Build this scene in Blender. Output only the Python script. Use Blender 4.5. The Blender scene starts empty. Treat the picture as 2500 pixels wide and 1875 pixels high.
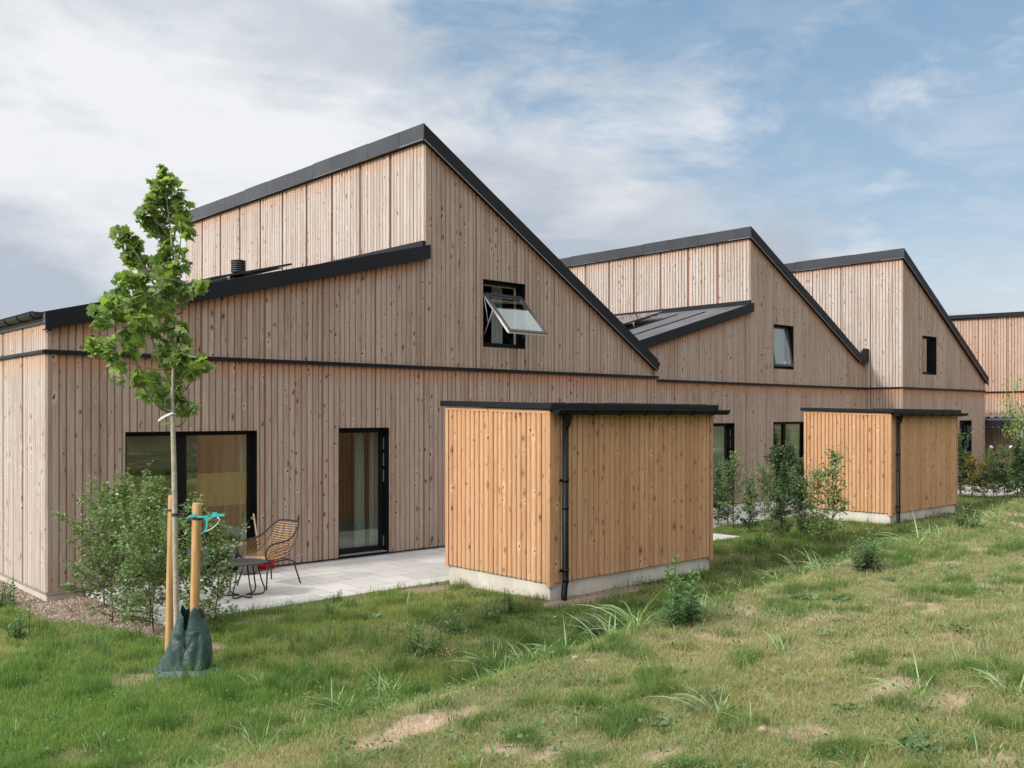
import bpy, math, random
import numpy as np
from mathutils import Vector, Matrix
random.seed(7); rng = np.random.default_rng(7)
C = bpy.context.scene.collection
PI = math.pi
# ---------------------------------------------------------------- camera model (metres)
F_PX, HOR, CXP, HC = 2308.2, 1013.0, 1250.0, 2.36
AL = math.radians(47.568)
ca, sa = math.cos(AL), math.sin(AL)
def at(px, py, d):
    u = (px-CXP)/F_PX
    return Vector((d*(ca+u*sa), d*(sa-u*ca), HC-(py-HOR)/F_PX*d))
def on_y(px, Y):
    u = (px-CXP)/F_PX
    return Y*(ca+u*sa)/(sa-u*ca)
# ---------------------------------------------------------------- generic helpers
def tag(o, label=None, cat=None, group=None, kind=None):
    if label: o['label'] = label
    if cat: o['category'] = cat
    if group: o['group'] = group
    if kind: o['kind'] = kind
    return o
def thing(name, label, cat, loc=(0,0,0), rz=0, group=None):
    o = bpy.data.objects.new(name, None); C.objects.link(o)
    o.location = loc; o.rotation_euler = (0,0,rz); o.empty_display_size = .2
    return tag(o, label, cat, group)
def copy_tree(o, parent=None):
    c = o.copy(); C.objects.link(c); c.parent = parent
    for ch in [x for x in bpy.data.objects if x.parent == o]:
        copy_tree(ch, c)
    return c
def np_mesh(name, V, tris, mat, parent=None, attrs=None, smooth=False):
    V = np.asarray(V, np.float32).reshape(-1,3); tris = np.asarray(tris, np.int32).reshape(-1,3)
    me = bpy.data.meshes.new(name)
    me.vertices.add(len(V)); me.vertices.foreach_set('co', V.ravel())
    me.loops.add(len(tris)*3); me.loops.foreach_set('vertex_index', tris.ravel())
    me.polygons.add(len(tris))
    me.polygons.foreach_set('loop_start', np.arange(0, len(tris)*3, 3, dtype=np.int32))
    if smooth: me.polygons.foreach_set('use_smooth', np.ones(len(tris), bool))
    for k, a in (attrs or {}).items():
        a = np.asarray(a, np.float32)
        if a.ndim == 1:
            me.attributes.new(k, 'FLOAT', 'POINT').data.foreach_set('value', a)
        elif a.shape[1] == 3:
            me.attributes.new(k, 'FLOAT_VECTOR', 'POINT').data.foreach_set('vector', a.ravel())
        else:
            me.attributes.new(k, 'FLOAT_COLOR', 'POINT').data.foreach_set('color', a.ravel())
    me.update(); me.validate()
    me.materials.append(mat)
    o = bpy.data.objects.new(name, me); C.objects.link(o); o.parent = parent
    return o
class MB:
    """collects shapes, built as ONE mesh"""
    def __init__(s): s.v = []; s.f = []; s.a = []; s.sm = []; s.use_a = False
    def add(s, vs, fs, attr=None, smooth=False):
        n = len(s.v); s.v += [tuple(x) for x in vs]
        if attr is None: attr = [(0,0,0,9)]*len(vs)
        else: s.use_a = True
        s.a += attr
        s.f += [tuple(i+n for i in f) for f in fs]; s.sm += [smooth]*len(fs)
    def box(s, x0, x1, y0, y1, z0, z1, M=None, b=0.0):
        if x1 < x0: x0, x1 = x1, x0
        if y1 < y0: y0, y1 = y1, y0
        if z1 < z0: z0, z1 = z1, z0
        vs = [Vector((x,y,z)) for x in (x0,x1) for y in (y0,y1) for z in (z0,z1)]
        if M: vs = [M @ v for v in vs]
        s.add(vs, [(0,1,3,2),(4,6,7,5),(0,4,5,1),(2,3,7,6),(0,2,6,4),(1,5,7,3)])
    def tube(s, pts, r, n=8, cap=True, closed=False):
        pts = [Vector(p) for p in pts]; m = len(pts)
        rs = r if isinstance(r, (list, tuple)) else [r]*m
        vs = []; up = None
        for i, p in enumerate(pts):
            if closed: t = pts[(i+1) % m]-pts[i-1]
            else: t = pts[min(i+1, m-1)]-pts[max(i-1, 0)]
            if t.length < 1e-9: t = Vector((0,0,1))
            t.normalize()
            if up is None:
                up = Vector((0,0,1)) if abs(t.z) < .9 else Vector((1,0,0))
            x = t.cross(up)
            if x.length < 1e-6: x = t.cross(Vector((0,1,0)))
            x.normalize(); up = x.cross(t).normalized()
            for k in range(n):
                a = 2*PI*k/n
                vs.append(p+(x*math.cos(a)+up*math.sin(a))*rs[i])
        fs = []
        for i in range(m if closed else m-1):
            for k in range(n):
                a = i*n+k; b = i*n+(k+1) % n; j = ((i+1) % m)*n
                fs.append((a, b, j+(k+1) % n, j+k))
        if cap and not closed:
            fs.append(tuple(range(n))[::-1]); fs.append(tuple((m-1)*n+k for k in range(n)))
        s.add(vs, fs, smooth=True)
    def prism(s, poly, a0, a1, axis='y'):
        """poly in the plane across axis; (x,z) for y, (y,z) for x, (x,y) for z"""
        def mk(p, a):
            return (p[0], a, p[1]) if axis == 'y' else (a, p[0], p[1]) if axis == 'x' else (p[0], p[1], a)
        n = len(poly)
        vs = [mk(p, a0) for p in poly]+[mk(p, a1) for p in poly]
        fs = [tuple(range(n)), tuple(range(2*n-1, n-1, -1))]
        fs += [(i, i+n, (i+1) % n+n, (i+1) % n) for i in range(n)]
        s.add(vs, fs)
    def lathe(s, prof, n=24, c=(0,0,0), smooth=True):
        vs = []
        for r, z in prof:
            for k in range(n):
                a = 2*PI*k/n; vs.append((c[0]+r*math.cos(a), c[1]+r*math.sin(a), c[2]+z))
        fs = []
        for i in range(len(prof)-1):
            for k in range(n):
                fs.append((i*n+k, i*n+(k+1) % n, (i+1)*n+(k+1) % n, (i+1)*n+k))
        s.add(vs, fs, smooth=smooth)
    def build(s, name, mat, parent=None, bevel=0):
        me = bpy.data.meshes.new(name); me.from_pydata(s.v, [], s.f)
        if s.use_a:
            a = np.array(s.a, np.float32)
            me.attributes.new('wuv', 'FLOAT_VECTOR', 'POINT').data.foreach_set('vector', a[:, :3].ravel())
            me.attributes.new('dtop', 'FLOAT', 'POINT').data.foreach_set('value', a[:, 3].copy())
        me.polygons.foreach_set('use_smooth', s.sm)
        me.materials.append(mat); me.update()
        o = bpy.data.objects.new(name, me); C.objects.link(o); o.parent = parent
        if bevel:
            b = o.modifiers.new('bevel', 'BEVEL'); b.width = bevel; b.segments = 2; b.limit_method = 'ANGLE'
        return o
# ---------------------------------------------------------------- numpy noise
_perm = rng.random((256, 256)).astype(np.float32)
def vnoise(x, y):
    xi = np.floor(x).astype(int); yi = np.floor(y).astype(int)
    fx = x-xi; fy = y-yi; fx = fx*fx*(3-2*fx); fy = fy*fy*(3-2*fy)
    g = lambda a, b: _perm[a & 255, b & 255]
    return (g(xi, yi)*(1-fx)+g(xi+1, yi)*fx)*(1-fy)+(g(xi, yi+1)*(1-fx)+g(xi+1, yi+1)*fx)*fy
def fbm(x, y, o=4):
    t = 0; a = .5; s = 0
    for i in range(o):
        t = t+a*vnoise(x*2**i+i*17.3, y*2**i+i*9.1); s += a; a *= .5
    return t/s
def sstep(a, b, x):
    t = np.clip((x-a)/(b-a), 0, 1); return t*t*(3-2*t)
# ---------------------------------------------------------------- materials
class NT:
    def __init__(s, name):
        s.m = bpy.data.materials.new(name); s.m.use_nodes = True
        s.t = s.m.node_tree; s.t.nodes.clear()
        s.out = s.n('ShaderNodeOutputMaterial')
    def n(s, t, **k):
        nd = s.t.nodes.new(t)
        for a, b in k.items(): setattr(nd, a, b)
        return nd
    def link(s, a, b): s.t.links.new(a, b)
    def put(s, sock, v):
        if isinstance(v, bpy.types.NodeSocket): s.link(v, sock)
        elif v is not None:
            if isinstance(v, (tuple, list)) and len(v) == 3 and sock.type == 'RGBA': v = (*v, 1)
            sock.default_value = v
    def math(s, op, a, b=None, c=None, clamp=False):
        nd = s.n('ShaderNodeMath', operation=op, use_clamp=clamp)
        s.put(nd.inputs[0], a)
        if b is not None: s.put(nd.inputs[1], b)
        if c is not None: s.put(nd.inputs[2], c)
        return nd.outputs[0]
    def mix(s, f, a, b, mode='MIX'):
        nd = s.n('ShaderNodeMix', data_type='RGBA', blend_type=mode)
        s.put(nd.inputs[0], f); s.put(nd.inputs[6], a); s.put(nd.inputs[7], b)
        return nd.outputs[2]
    def comb(s, x, y, z=0.0):
        nd = s.n('ShaderNodeCombineXYZ')
        for i, v in enumerate((x, y, z)): s.put(nd.inputs[i], v)
        return nd.outputs[0]
    def sep(s, v):
        nd = s.n('ShaderNodeSeparateXYZ'); s.put(nd.inputs[0], v); return nd.outputs
    def noise(s, vec, scale=1.0, detail=3.0, rough=.55, dist=0.0, dims='3D'):
        nd = s.n('ShaderNodeTexNoise', noise_dimensions=dims)
        s.put(nd.inputs['Vector'], vec); nd.inputs['Scale'].default_value = scale
        nd.inputs['Detail'].default_value = detail; nd.inputs['Roughness'].default_value = rough
        nd.inputs['Distortion'].default_value = dist
        return nd.outputs['Fac']
    def ramp(s, f, a, b, lo=0.0, hi=1.0, smooth=True):
        nd = s.n('ShaderNodeMapRange', interpolation_type='SMOOTHSTEP' if smooth else 'LINEAR')
        s.put(nd.inputs['Value'], f); nd.inputs['From Min'].default_value = a; nd.inputs['From Max'].default_value = b
        nd.inputs['To Min'].default_value = lo; nd.inputs['To Max'].default_value = hi
        return nd.outputs[0]
    def attr(s, name): return s.n('ShaderNodeAttribute', attribute_name=name)
    def obj(s): return s.n('ShaderNodeTexCoord').outputs['Object']
    def pos(s): return s.n('ShaderNodeNewGeometry').outputs['Position']
    def bsdf(s, col, rough=.6, metal=0.0, bump=None, bstr=.3, bdist=.01, spec=.5, trans=None, coat=0):
        b = s.n('ShaderNodeBsdfPrincipled')
        s.put(b.inputs['Base Color'], col); s.put(b.inputs['Roughness'], rough); s.put(b.inputs['Metallic'], metal)
        b.inputs['Specular IOR Level'].default_value = spec
        if bump is not None:
            bp = s.n('ShaderNodeBump'); bp.inputs['Strength'].default_value = bstr; bp.inputs['Distance'].default_value = bdist
            s.link(bump, bp.inputs['Height']); s.link(bp.outputs[0], b.inputs['Normal'])
        sh = b.outputs[0]
        if trans is not None:
            tr = s.n('ShaderNodeBsdfTranslucent'); s.put(tr.inputs[0], trans[1])
            mx = s.n('ShaderNodeMixShader'); mx.inputs[0].default_value = trans[0]
            s.link(sh, mx.inputs[1]); s.link(tr.outputs[0], mx.inputs[2]); sh = mx.outputs[0]
        s.link(sh, s.out.inputs[0]); return s.m
def hexc(r, g, b):
    f = lambda v: (v/255/12.92) if v/255 <= .04045 else ((v/255+.055)/1.055)**2.4
    return (f(r), f(g), f(b))
def plain(name, col, rough=.5, metal=0.0, nscale=20.0, var=.12, bump=0.0, spec=.5):
    t = NT(name); nz = t.noise(t.obj(), nscale, 4)
    c = t.mix(t.ramp(nz, .3, .7), tuple(x*(1-var) for x in col), tuple(min(1, x*(1+var)) for x in col))
    r = t.ramp(nz, .2, .8, max(0, rough-.08), min(1, rough+.08))
    return t.bsdf(c, r, metal, bump=nz if bump else None, bstr=bump, spec=spec)
def wood_mat(name, c_lo, c_hi, grey, halo_c, core_c, stain_c, stain=1.0, greyamt=.5, dirt=0.0, lighthalo=.6, smear=.21, kd=1.0):
    t = NT(name); a = t.attr('wuv'); u, v, tone = t.sep(a.outputs['Vector'])
    dtop = t.attr('dtop').outputs['Fac']
    wob = t.noise(t.comb(t.math('MULTIPLY', u, 4.0), t.math('MULTIPLY', v, 4.0), tone), 1.0, 2)
    ku = t.math('ADD', t.math('MULTIPLY', u, 6.5*kd), t.math('MULTIPLY', wob, .5))
    kv = t.math('ADD', t.math('MULTIPLY', v, 3.7*kd), t.math('MULTIPLY', wob, .9))
    vo = t.n('ShaderNodeTexVoronoi', voronoi_dimensions='2D', feature='F1'); t.link(t.comb(ku, kv), vo.inputs['Vector'])
    vo.inputs['Scale'].default_value = 1.0
    d = vo.outputs['Distance']; vc = t.sep(vo.outputs['Color'])
    size = t.ramp(vc[0], .1, 1.0, .40, 1.15)
    size = t.math('MULTIPLY', size, t.ramp(t.math('FRACT', t.math('MULTIPLY', tone, 7.31)), 0, 1, .45, 1.2))
    dn = t.math('DIVIDE', d, size)
    core = t.ramp(dn, .05, .095, 1, 0); halo = t.ramp(dn, .06, .30, 1, 0)
    gu = t.math('ADD', t.math('MULTIPLY', u, 95.0), t.math('MULTIPLY', halo, 9.0))
    grain = t.noise(t.comb(gu, t.math('MULTIPLY', v, 2.2), t.math('MULTIPLY', tone, 31.0)), 1.0, 4, .6, .6)
    fig = t.noise(t.comb(t.math('MULTIPLY', u, 24.0), t.math('MULTIPLY', v, .9), t.math('MULTIPLY', tone, 71.0)), 1.0, 3, .5, 1.2)
    rings = t.math('SINE', t.math('MULTIPLY', fig, 46.0))
    col = t.mix(tone, c_lo, c_hi)
    col = t.mix(t.ramp(grain, .35, .72), col, t.mix(1.0, col, (.72, .66, .62), 'MULTIPLY'))
    col = t.mix(t.math('MULTIPLY', t.ramp(rings, .1, 1.0), .22), col, t.mix(1.0, col, (.7, .58, .5), 'MULTIPLY'))
    gm = t.noise(t.comb(t.math('MULTIPLY', u, 11.0), t.math('MULTIPLY', v, .7), tone), 1.0, 4)
    col = t.mix(t.math('MULTIPLY', t.ramp(gm, .38, .68), greyamt), col, grey)
    P = t.pos(); lg = t.noise(P, .55, 3)
    col = t.mix(t.ramp(lg, .3, .7, 0, .16), col, t.mix(1.0, col, (.74, .72, .71), 'MULTIPLY'))
    stn = t.noise(t.comb(t.math('MULTIPLY', u, 16.0), t.math('MULTIPLY', v, 1.2), tone), 1.0, 3)
    sm = t.math('MULTIPLY', t.ramp(t.math('SUBTRACT', dtop, t.math('MULTIPLY', stn, .42)), -.18, .14, 1, 0), stain, clamp=True)
    col = t.mix(sm, col, stain_c)
    col = t.mix(t.math('MULTIPLY', halo, t.math('MULTIPLY', t.ramp(vc[1], .35, .9), lighthalo)), col, halo_c)
    dn2 = t.math('ADD', dn, t.math('MULTIPLY', t.math('SUBTRACT', grain, .5), .22))
    dark = t.math('MULTIPLY', t.ramp(dn2, .09, smear, 1, 0), t.ramp(vc[1], .25, .75, .75, 0.15))
    col = t.mix(dark, col, t.mix(1.0, col, (.55, .42, .36), 'MULTIPLY'))
    col = t.mix(core, col, core_c)
    # fine checks (drying cracks)
    ck = t.noise(t.comb(t.math('MULTIPLY', u, 160.0), t.math('MULTIPLY', v, 3.0), t.math('MULTIPLY', tone, 50.0)), 1.0, 2)
    col = t.mix(t.ramp(ck, .66, .76, 0, .55), col, t.mix(1.0, col, (.4, .33, .3), 'MULTIPLY'))
    return t.bsdf(col, t.ramp(grain, 0, 1, .62, .85), bump=t.math('SUBTRACT', grain, t.math('MULTIPLY', core, .8)), bstr=.25, bdist=.004, spec=.25)
M = {}
M['clad_pale'] = wood_mat('sunlit_toned_cladding', (.40, .318, .262), (.52, .44, .378), (.50, .45, .41), (.72, .64, .56), (.16, .09, .06), (.50, .28, .17), .6, .6)  # lighter copy of the weathered boards, side-wall sunlight put into its colour
M['clad'] = wood_mat('weathered_cladding', (.345, .242, .183), (.455, .342, .268), (.41, .345, .30), (.62, .49, .405), (.075, .038, .026), (.38, .185, .10), .9, .6)
M['clad_new'] = wood_mat('honey_cladding', (.48, .265, .132), (.59, .35, .19), (.56, .345, .20), (.80, .57, .37), (.12, .05, .025), (.50, .25, .11), 0.35, .3, lighthalo=.6, smear=.33, kd=1.12)
M['clad_red'] = wood_mat('fresh_cladding', (.40, .26, .19), (.51, .355, .27), (.46, .35, .29), (.62, .46, .36), (.14, .06, .035), (.46, .22, .11), 1.0, .3)
M['backing'] = plain('dark_backing_board', (.20, .105, .065), .8)
def metal_mat(name, col, rough, wav=.25, spec=.28):
    t = NT(name); o = t.obj()
    n1 = t.noise(o, 1.3, 2); n2 = t.noise(o, 40, 3)
    c = t.mix(t.ramp(n1, .3, .7), col, tuple(x*1.35 for x in col))
    c = t.mix(t.ramp(n2, .55, .8, 0, .25), c, tuple(x*1.8 for x in col))
    return t.bsdf(c, t.ramp(n2, .2, .8, rough-.06, rough+.08), 0.0, bump=n1, bstr=wav, bdist=.03, spec=spec)
M['black'] = metal_mat('anthracite_sheet_metal', (.009, .0093, .0118), .48, .25, .2)
M['black_sheen'] = metal_mat('anthracite_sheet_painted_sheen', (.03, .031, .035), .36, .4)  # lighter copy of the black sheet, sky sheen painted into its colour
M['roofing'] = metal_mat('roofing_felt', (.075, .074, .078), .75, .05)
M['frame'] = metal_mat('black_window_paint', (.006, .006, .007), .42, .02, .14)
M['gutter'] = metal_mat('black_gutter_metal', (.005, .0052, .0056), .4, .02, .16)
M['grey_sash'] = plain('dark_grey_sash', (.035, .035, .04), .35)
M['white_sash'] = plain('cream_painted_wood', (.62, .60, .54), .5, var=.05)
M['steel'] = plain('galvanised_steel', (.42, .43, .44), .4, .7)
M['eaves'] = metal_mat('dark_eaves_gutter', (.03, .031, .033), .5, .02)
M['black_tube'] = plain('black_powder_coat', (.014, .014, .015), .45)
M['tabletop'] = plain('black_textured_tabletop', (.045, .043, .043), .55, bump=.2, nscale=300)
M['rattan'] = plain('yellow_rattan', (.52, .29, .125), .55, nscale=60, var=.25)
M['brush_red'] = plain('red_bristles', (.60, .008, .02), .6, nscale=200, var=.4, bump=.6)
M['broom_wood'] = plain('pale_broom_wood', (.58, .40, .25), .6)
M['teal'] = plain('turquoise_ribbon', (.03, .42, .38), .4)
M['strap'] = plain('black_rubber_strap', (.03, .025, .035), .6)
M['tagw'] = plain('white_paper_tag', (.72, .74, .70), .6)
M['white'] = plain('white_plastic', (.78, .78, .80), .35, var=.04)
M['red_paint'] = plain('dark_red_paint', (.30, .02, .02), .3)
M['rubber'] = plain('tyre_rubber', (.02, .02, .02), .8)
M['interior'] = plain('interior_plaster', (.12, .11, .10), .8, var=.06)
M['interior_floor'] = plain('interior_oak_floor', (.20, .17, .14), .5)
t = NT('galvanised_canopy'); M['canopy'] = t.bsdf(t.mix(t.ramp(t.noise(t.obj(), 9, 4), .3, .7), (.16, .16, .16), (.32, .32, .31)), .5, .3)
t = NT('blue_glazed_pot'); z = t.sep(t.obj())[2]; nz = t.noise(t.obj(), 30, 3)
M['pot'] = t.bsdf(t.mix(t.ramp(t.math('ADD', z, t.math('MULTIPLY', nz, .05)), .16, .21), (.13, .12, .12), (.05, .11, .27)), .25)
def concrete():
    t = NT('cast_concrete'); P = t.pos()
    n1 = t.noise(P, 2.0, 5, .6); n2 = t.noise(P, 90, 3); n3 = t.noise(P, 12, 3)
    c = t.mix(t.ramp(n1, .3, .7), (.44, .405, .35), (.60, .56, .49))
    c = t.mix(t.ramp(n2, .60, .72, 0, .45), c, (.24, .2, .16))
    z = t.sep(P)[2]
    c = t.mix(t.math('MULTIPLY', t.ramp(t.math('ADD', z, t.math('MULTIPLY', n3, .20)), .04, .24, 1, 0), .5), c, (.40, .31, .22))
    return t.bsdf(c, .85, bump=n2, bstr=.25, bdist=.004, spec=.2)
M['concrete'] = concrete()
def paver():
    t = NT('pale_concrete_pavers'); P = t.pos(); x, y, z = t.sep(P)
    br = t.n('ShaderNodeTexBrick'); t.link(t.comb(x, y, 0.0), br.inputs['Vector'])
    br.offset = .5; br.inputs['Scale'].default_value = 1.0; br.inputs['Mortar Size'].default_value = .009
    br.inputs['Brick Width'].default_value = .5; br.inputs['Row Height'].default_value = .5; br.inputs['Mortar Smooth'].default_value = .3
    br.inputs['Color1'].default_value = (.41, .39, .36, 1); br.inputs['Color2'].default_value = (.54, .515, .48, 1)
    br.inputs['Mortar'].default_value = (.27, .24, .20, 1)
    n1 = t.noise(P, 3.0, 5); n2 = t.noise(P, 150, 2)
    c = t.mix(t.ramp(n1, .3, .75, 0, .35), br.outputs[0], (.44, .40, .35))
    c = t.mix(t.ramp(n2, .35, .7, 0, .22), c, (.30, .28, .26))
    return t.bsdf(c, .85, bump=n2, bstr=.2, bdist=.003, spec=.25)
M['paver'] = paver()
def ground():
    t = NT('lawn_soil'); P = t.pos(); col = t.attr('col').outputs['Color']
    n1 = t.noise(P, 9, 5, .65); n2 = t.noise(P, 60, 4, .7)
    c = t.mix(t.ramp(n1, .3, .7, 0, .6), col, t.mix(1.0, col, (.62, .58, .52), 'MULTIPLY'))
    c = t.mix(t.ramp(n2, .45, .7, 0, .6), c, t.mix(1.0, c, (1.45, 1.4, 1.35), 'MULTIPLY'))
    h = t.math('ADD', t.math('MULTIPLY', n1, 1.0), t.math('MULTIPLY', n2, .6))
    return t.bsdf(c, .95, bump=h, bstr=.9, bdist=.03, spec=.1)
M['ground'] = ground()
def foliage(name, a, b, spec=.35, tr=.35, back=None, rough=.5):
    t = NT(name); tone = t.attr('tone').outputs['Fac']
    c = t.mix(tone, a, b)
    n = t.noise(t.obj(), 30, 2); c = t.mix(t.ramp(n, .3, .7, 0, .3), c, t.mix(1.0, c, (.6, .7, .5), 'MULTIPLY'))
    tc = t.mix(1.0, c, (1.6, 1.8, .7), 'MULTIPLY')
    return t.bsdf(c, rough, spec=spec, trans=(tr, tc))
M['maple'] = foliage('maple_leaf', (.09, .14, .045), (.33, .42, .15), tr=.4)
M['hedge'] = foliage('hornbeam_leaf', (.075, .12, .045), (.23, .31, .12), spec=.5, tr=.3, rough=.38)
M['hedge_dark'] = foliage('dark_hornbeam_leaf', (.035, .065, .028), (.11, .175, .07), spec=.4, tr=.25, rough=.42)
M['hedge_warm'] = foliage('turning_hornbeam_leaf', (.07, .11, .035), (.36, .22, .07), tr=.3)
M['weed'] = foliage('weed_leaf', (.055, .105, .04), (.14, .22, .085), tr=.3)
M['weed_dark'] = foliage('dark_weed_leaf', (.035, .07, .035), (.09, .15, .07), tr=.25)
M['reed'] = foliage('coarse_grass_blade', (.13, .20, .08), (.32, .40, .20), tr=.3)
M['feather'] = foliage('feathery_leaf', (.05, .10, .03), (.12, .2, .06), tr=.3)
M['pinkf'] = foliage('pink_flower_spike', (.45, .16, .15), (.60, .28, .26), tr=.3)
M['dry'] = foliage('dry_leaf', (.25, .10, .04), (.35, .18, .08), tr=.2)
t = NT('grass_blades'); c = t.attr('col').outputs['Color']
M['grass'] = t.bsdf(c, .55, spec=.25, trans=(.35, t.mix(1.0, c, (1.4, 1.5, .9), 'MULTIPLY')))
def bark(name, a, b, sc):
    t = NT(name); o = t.obj(); x, y, z = t.sep(o)
    n = t.noise(t.comb(t.math('MULTIPLY', x, sc), t.math('MULTIPLY', y, sc), t.math('MULTIPLY', z, sc*1.6)), 1, 4)
    n2 = t.noise(o, 5, 3)
    c = t.mix(t.ramp(n, .3, .7), a, b); c = t.mix(t.ramp(n2, .45, .65, 0, .4), c, (.22, .25, .13))
    return t.bsdf(c, .8, bump=n, bstr=.5, bdist=.005, spec=.2)
M['bark'] = bark('young_maple_bark', (.28, .24, .185), (.43, .38, .305), 30)
M['twig'] = bark('brown_twig', (.085, .055, .038), (.15, .10, .065), 60)
def stake():
    t = NT('round_pine_stake'); o = t.obj(); x, y, z = t.sep(o)
    n = t.noise(t.comb(t.math('MULTIPLY', x, 60.0), t.math('MULTIPLY', y, 60.0), t.math('MULTIPLY', z, 3.0)), 1, 4, dist=.6)
    vo = t.n('ShaderNodeTexVoronoi'); t.link(t.comb(t.math('MULTIPLY', x, 9.0), t.math('MULTIPLY', y, 9.0), t.math('MULTIPLY', z, 4.5)), vo.inputs['Vector']); vo.inputs['Scale'].default_value = 1
    k = t.ramp(vo.outputs['Distance'], .10, .22, 1, 0)
    c = t.mix(t.ramp(n, .3, .7), (.33, .175, .065), (.50, .30, .125)); c = t.mix(t.math('MULTIPLY', k, .75), c, (.17, .07, .025))
    return t.bsdf(c, .65, bump=n, bstr=.3, bdist=.004, spec=.3)
M['stake'] = stake()
def tarp():
    t = NT('green_tarpaulin'); o = t.obj(); n = t.noise(o, 9, 4, .6, 1.0); n2 = t.noise(o, 2.5, 2)
    c = t.mix(t.ramp(n2, .3, .7), (.012, .036, .029), (.028, .068, .052))
    z = t.sep(o)[2]; c = t.mix(t.ramp(t.math('ADD', z, t.math('MULTIPLY', n, .1)), .04, .14, .8, 0), c, (.045, .065, .058))
    return t.bsdf(c, .46, bump=n, bstr=.5, bdist=.03, spec=.6)
M['tarp'] = tarp()
def glass():
    t = NT('window_glass'); fr = t.n('ShaderNodeLayerWeight'); fr.inputs[0].default_value = .5
    n = t.noise(t.pos(), 1.6, 1); bp = t.n('ShaderNodeBump'); bp.inputs['Strength'].default_value = .04; bp.inputs['Distance'].default_value = .05
    t.link(n, bp.inputs['Height'])
    g = t.n('ShaderNodeBsdfGlossy'); g.inputs['Roughness'].default_value = 0.0; t.link(bp.outputs[0], g.inputs['Normal'])
    tr = t.n('ShaderNodeBsdfTransparent'); tr.inputs[0].default_value = (.80, .88, .83, 1)
    mx = t.n('ShaderNodeMixShader'); t.link(t.ramp(t.math('POWER', fr.outputs['Facing'], 2.2), 0, 1, .105, .9), mx.inputs[0])
    t.link(tr.outputs[0], mx.inputs[1]); t.link(g.outputs[0], mx.inputs[2]); t.link(mx.outputs[0], t.out.inputs[0]); return t.m
M['glass'] = glass()
def cloth(name, col, tr=.4):
    t = NT(name); x, y, z = t.sep(t.obj()); w = t.noise(t.comb(t.math('MULTIPLY', x, 160.0), t.math('MULTIPLY', y, 160.0), t.math('MULTIPLY', z, 160.0)), 1, 2)
    c = t.mix(t.ramp(w, .3, .7), tuple(v*.88 for v in col), col)
    return t.bsdf(c, .9, trans=(tr, c), spec=.1)
M['curtain'] = cloth('pale_sheer_curtain', (.66, .70, .66)); M['curtain_tan'] = cloth('tan_curtain', (.26, .20, .15))
t = NT('tan_privacy_film'); d_ = t.n('ShaderNodeBsdfDiffuse'); d_.inputs[0].default_value = (.62, .50, .26, 1); tr_ = t.n('ShaderNodeBsdfTransparent'); tr_.inputs[0].default_value = (1, .9, .7, 1)
mx_ = t.n('ShaderNodeMixShader'); t.link(t.ramp(t.noise(t.obj(), 3, 2), .3, .7, .25, .36), mx_.inputs[0]); t.link(tr_.outputs[0], mx_.inputs[1]); t.link(d_.outputs[0], mx_.inputs[2]); t.link(mx_.outputs[0], t.out.inputs[0]); M['blind'] = t.m
M['solar'] = None
t = NT('solar_glass'); x, y, z = t.sep(t.obj()); g1 = t.math('FRACT', t.math('MULTIPLY', x, 6.3)); g2 = t.math('FRACT', t.math('MULTIPLY', y, 6.3))
ln = t.math('MAXIMUM', t.ramp(g1, .94, .96), t.ramp(g2, .94, .96))
M['solar'] = t.bsdf(t.mix(ln, (.012, .014, .022), (.12, .12, .13)), .06, spec=.9)
# ---------------------------------------------------------------- terrain
YA, YB = 13.46, 14.62
def crest_y(x): return 4.75+.055*x+.35*(vnoise(x*.45+3, x*0+2.2)-.5)
def terr(x, y):
    x = np.asarray(x, float); y = np.asarray(y, float)
    lawn = -.03+.06*sstep(10.5, 7.5, y)*sstep(3, 9, x)+.03*(fbm(x*.5, y*.5, 3)-.5)
    lawn = lawn-.11*sstep(5.2, 3.6, x)*sstep(9.5, 12.5, y)
    lawn = np.where(y > 10.4, np.minimum(lawn, -.045), lawn)
    pl = .34+.042*np.clip(x, -3, 16)+.055*(4.8-y)
    cy = crest_y(x)
    k = sstep(cy+.95, cy-.15, y)
    # toward the left the bank flattens into the lawn
    kx = sstep(-2.5, 2.8, x+(4.8-y)*.55)
    soft = sstep(8.6, 2.2, y)
    k = k*kx+soft*(1-kx)
    z = lawn*(1-k)+pl*k+.045*np.exp(-((y-cy+.22)/.34)**2)*kx
    z = z+.045*(fbm(x*1.1+5, y*1.1, 3)-.5)*k+.03*(fbm(x*4, y*4, 2)-.5)*(.3+.7*k)*np.where(y < 10.3, 1, .2)
    bank = np.clip(-2.5-y, 0, 12)*.42
    return z+bank*(1+.12*(fbm(x*.4, y*.4, 3)-.5))
def tz(x, y): return float(terr(np.array([x]), np.array([y]))[0])
def G(px, py):
    """world point of the terrain seen at a pixel of the photograph"""
    lo = None; d = 3.0
    while d < 45:
        p = at(px, py, d)
        if p.z <= tz(p.x, p.y): break
        d += .05
    return Vector((p.x, p.y, tz(p.x, p.y)))
SHEDS = [(8.38, 8.46), (20.0, 9.64)]; SL, SD = 3.43, 2.09
def bare(x, y):
    """0 grass .. 1 bare soil on bank and lawn"""
    n = fbm(x*2.6+20, y*2.6+7, 5); cy = crest_y(x)
    b = sstep(.63, .73, n)*sstep(cy+.3, cy-.5, y)*.75
    for (px_, py_, rx, ry, am) in PATCH:
        q = np.exp(-(((x-px_)/rx)**2+((y-py_)/ry)**2)); b = np.maximum(b, am*sstep(.30, .75, q+.75*(fbm(x*5+3, y*5, 4)-.5)))
    ridge = np.exp(-((y-cy+.05)/.13)**2)*sstep(.44, .58, fbm(x*2.3+40, y*2.3, 4))*sstep(1.5, 3.5, x)
    return np.clip(b+ridge, 0, 1)
PATCH = []
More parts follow.
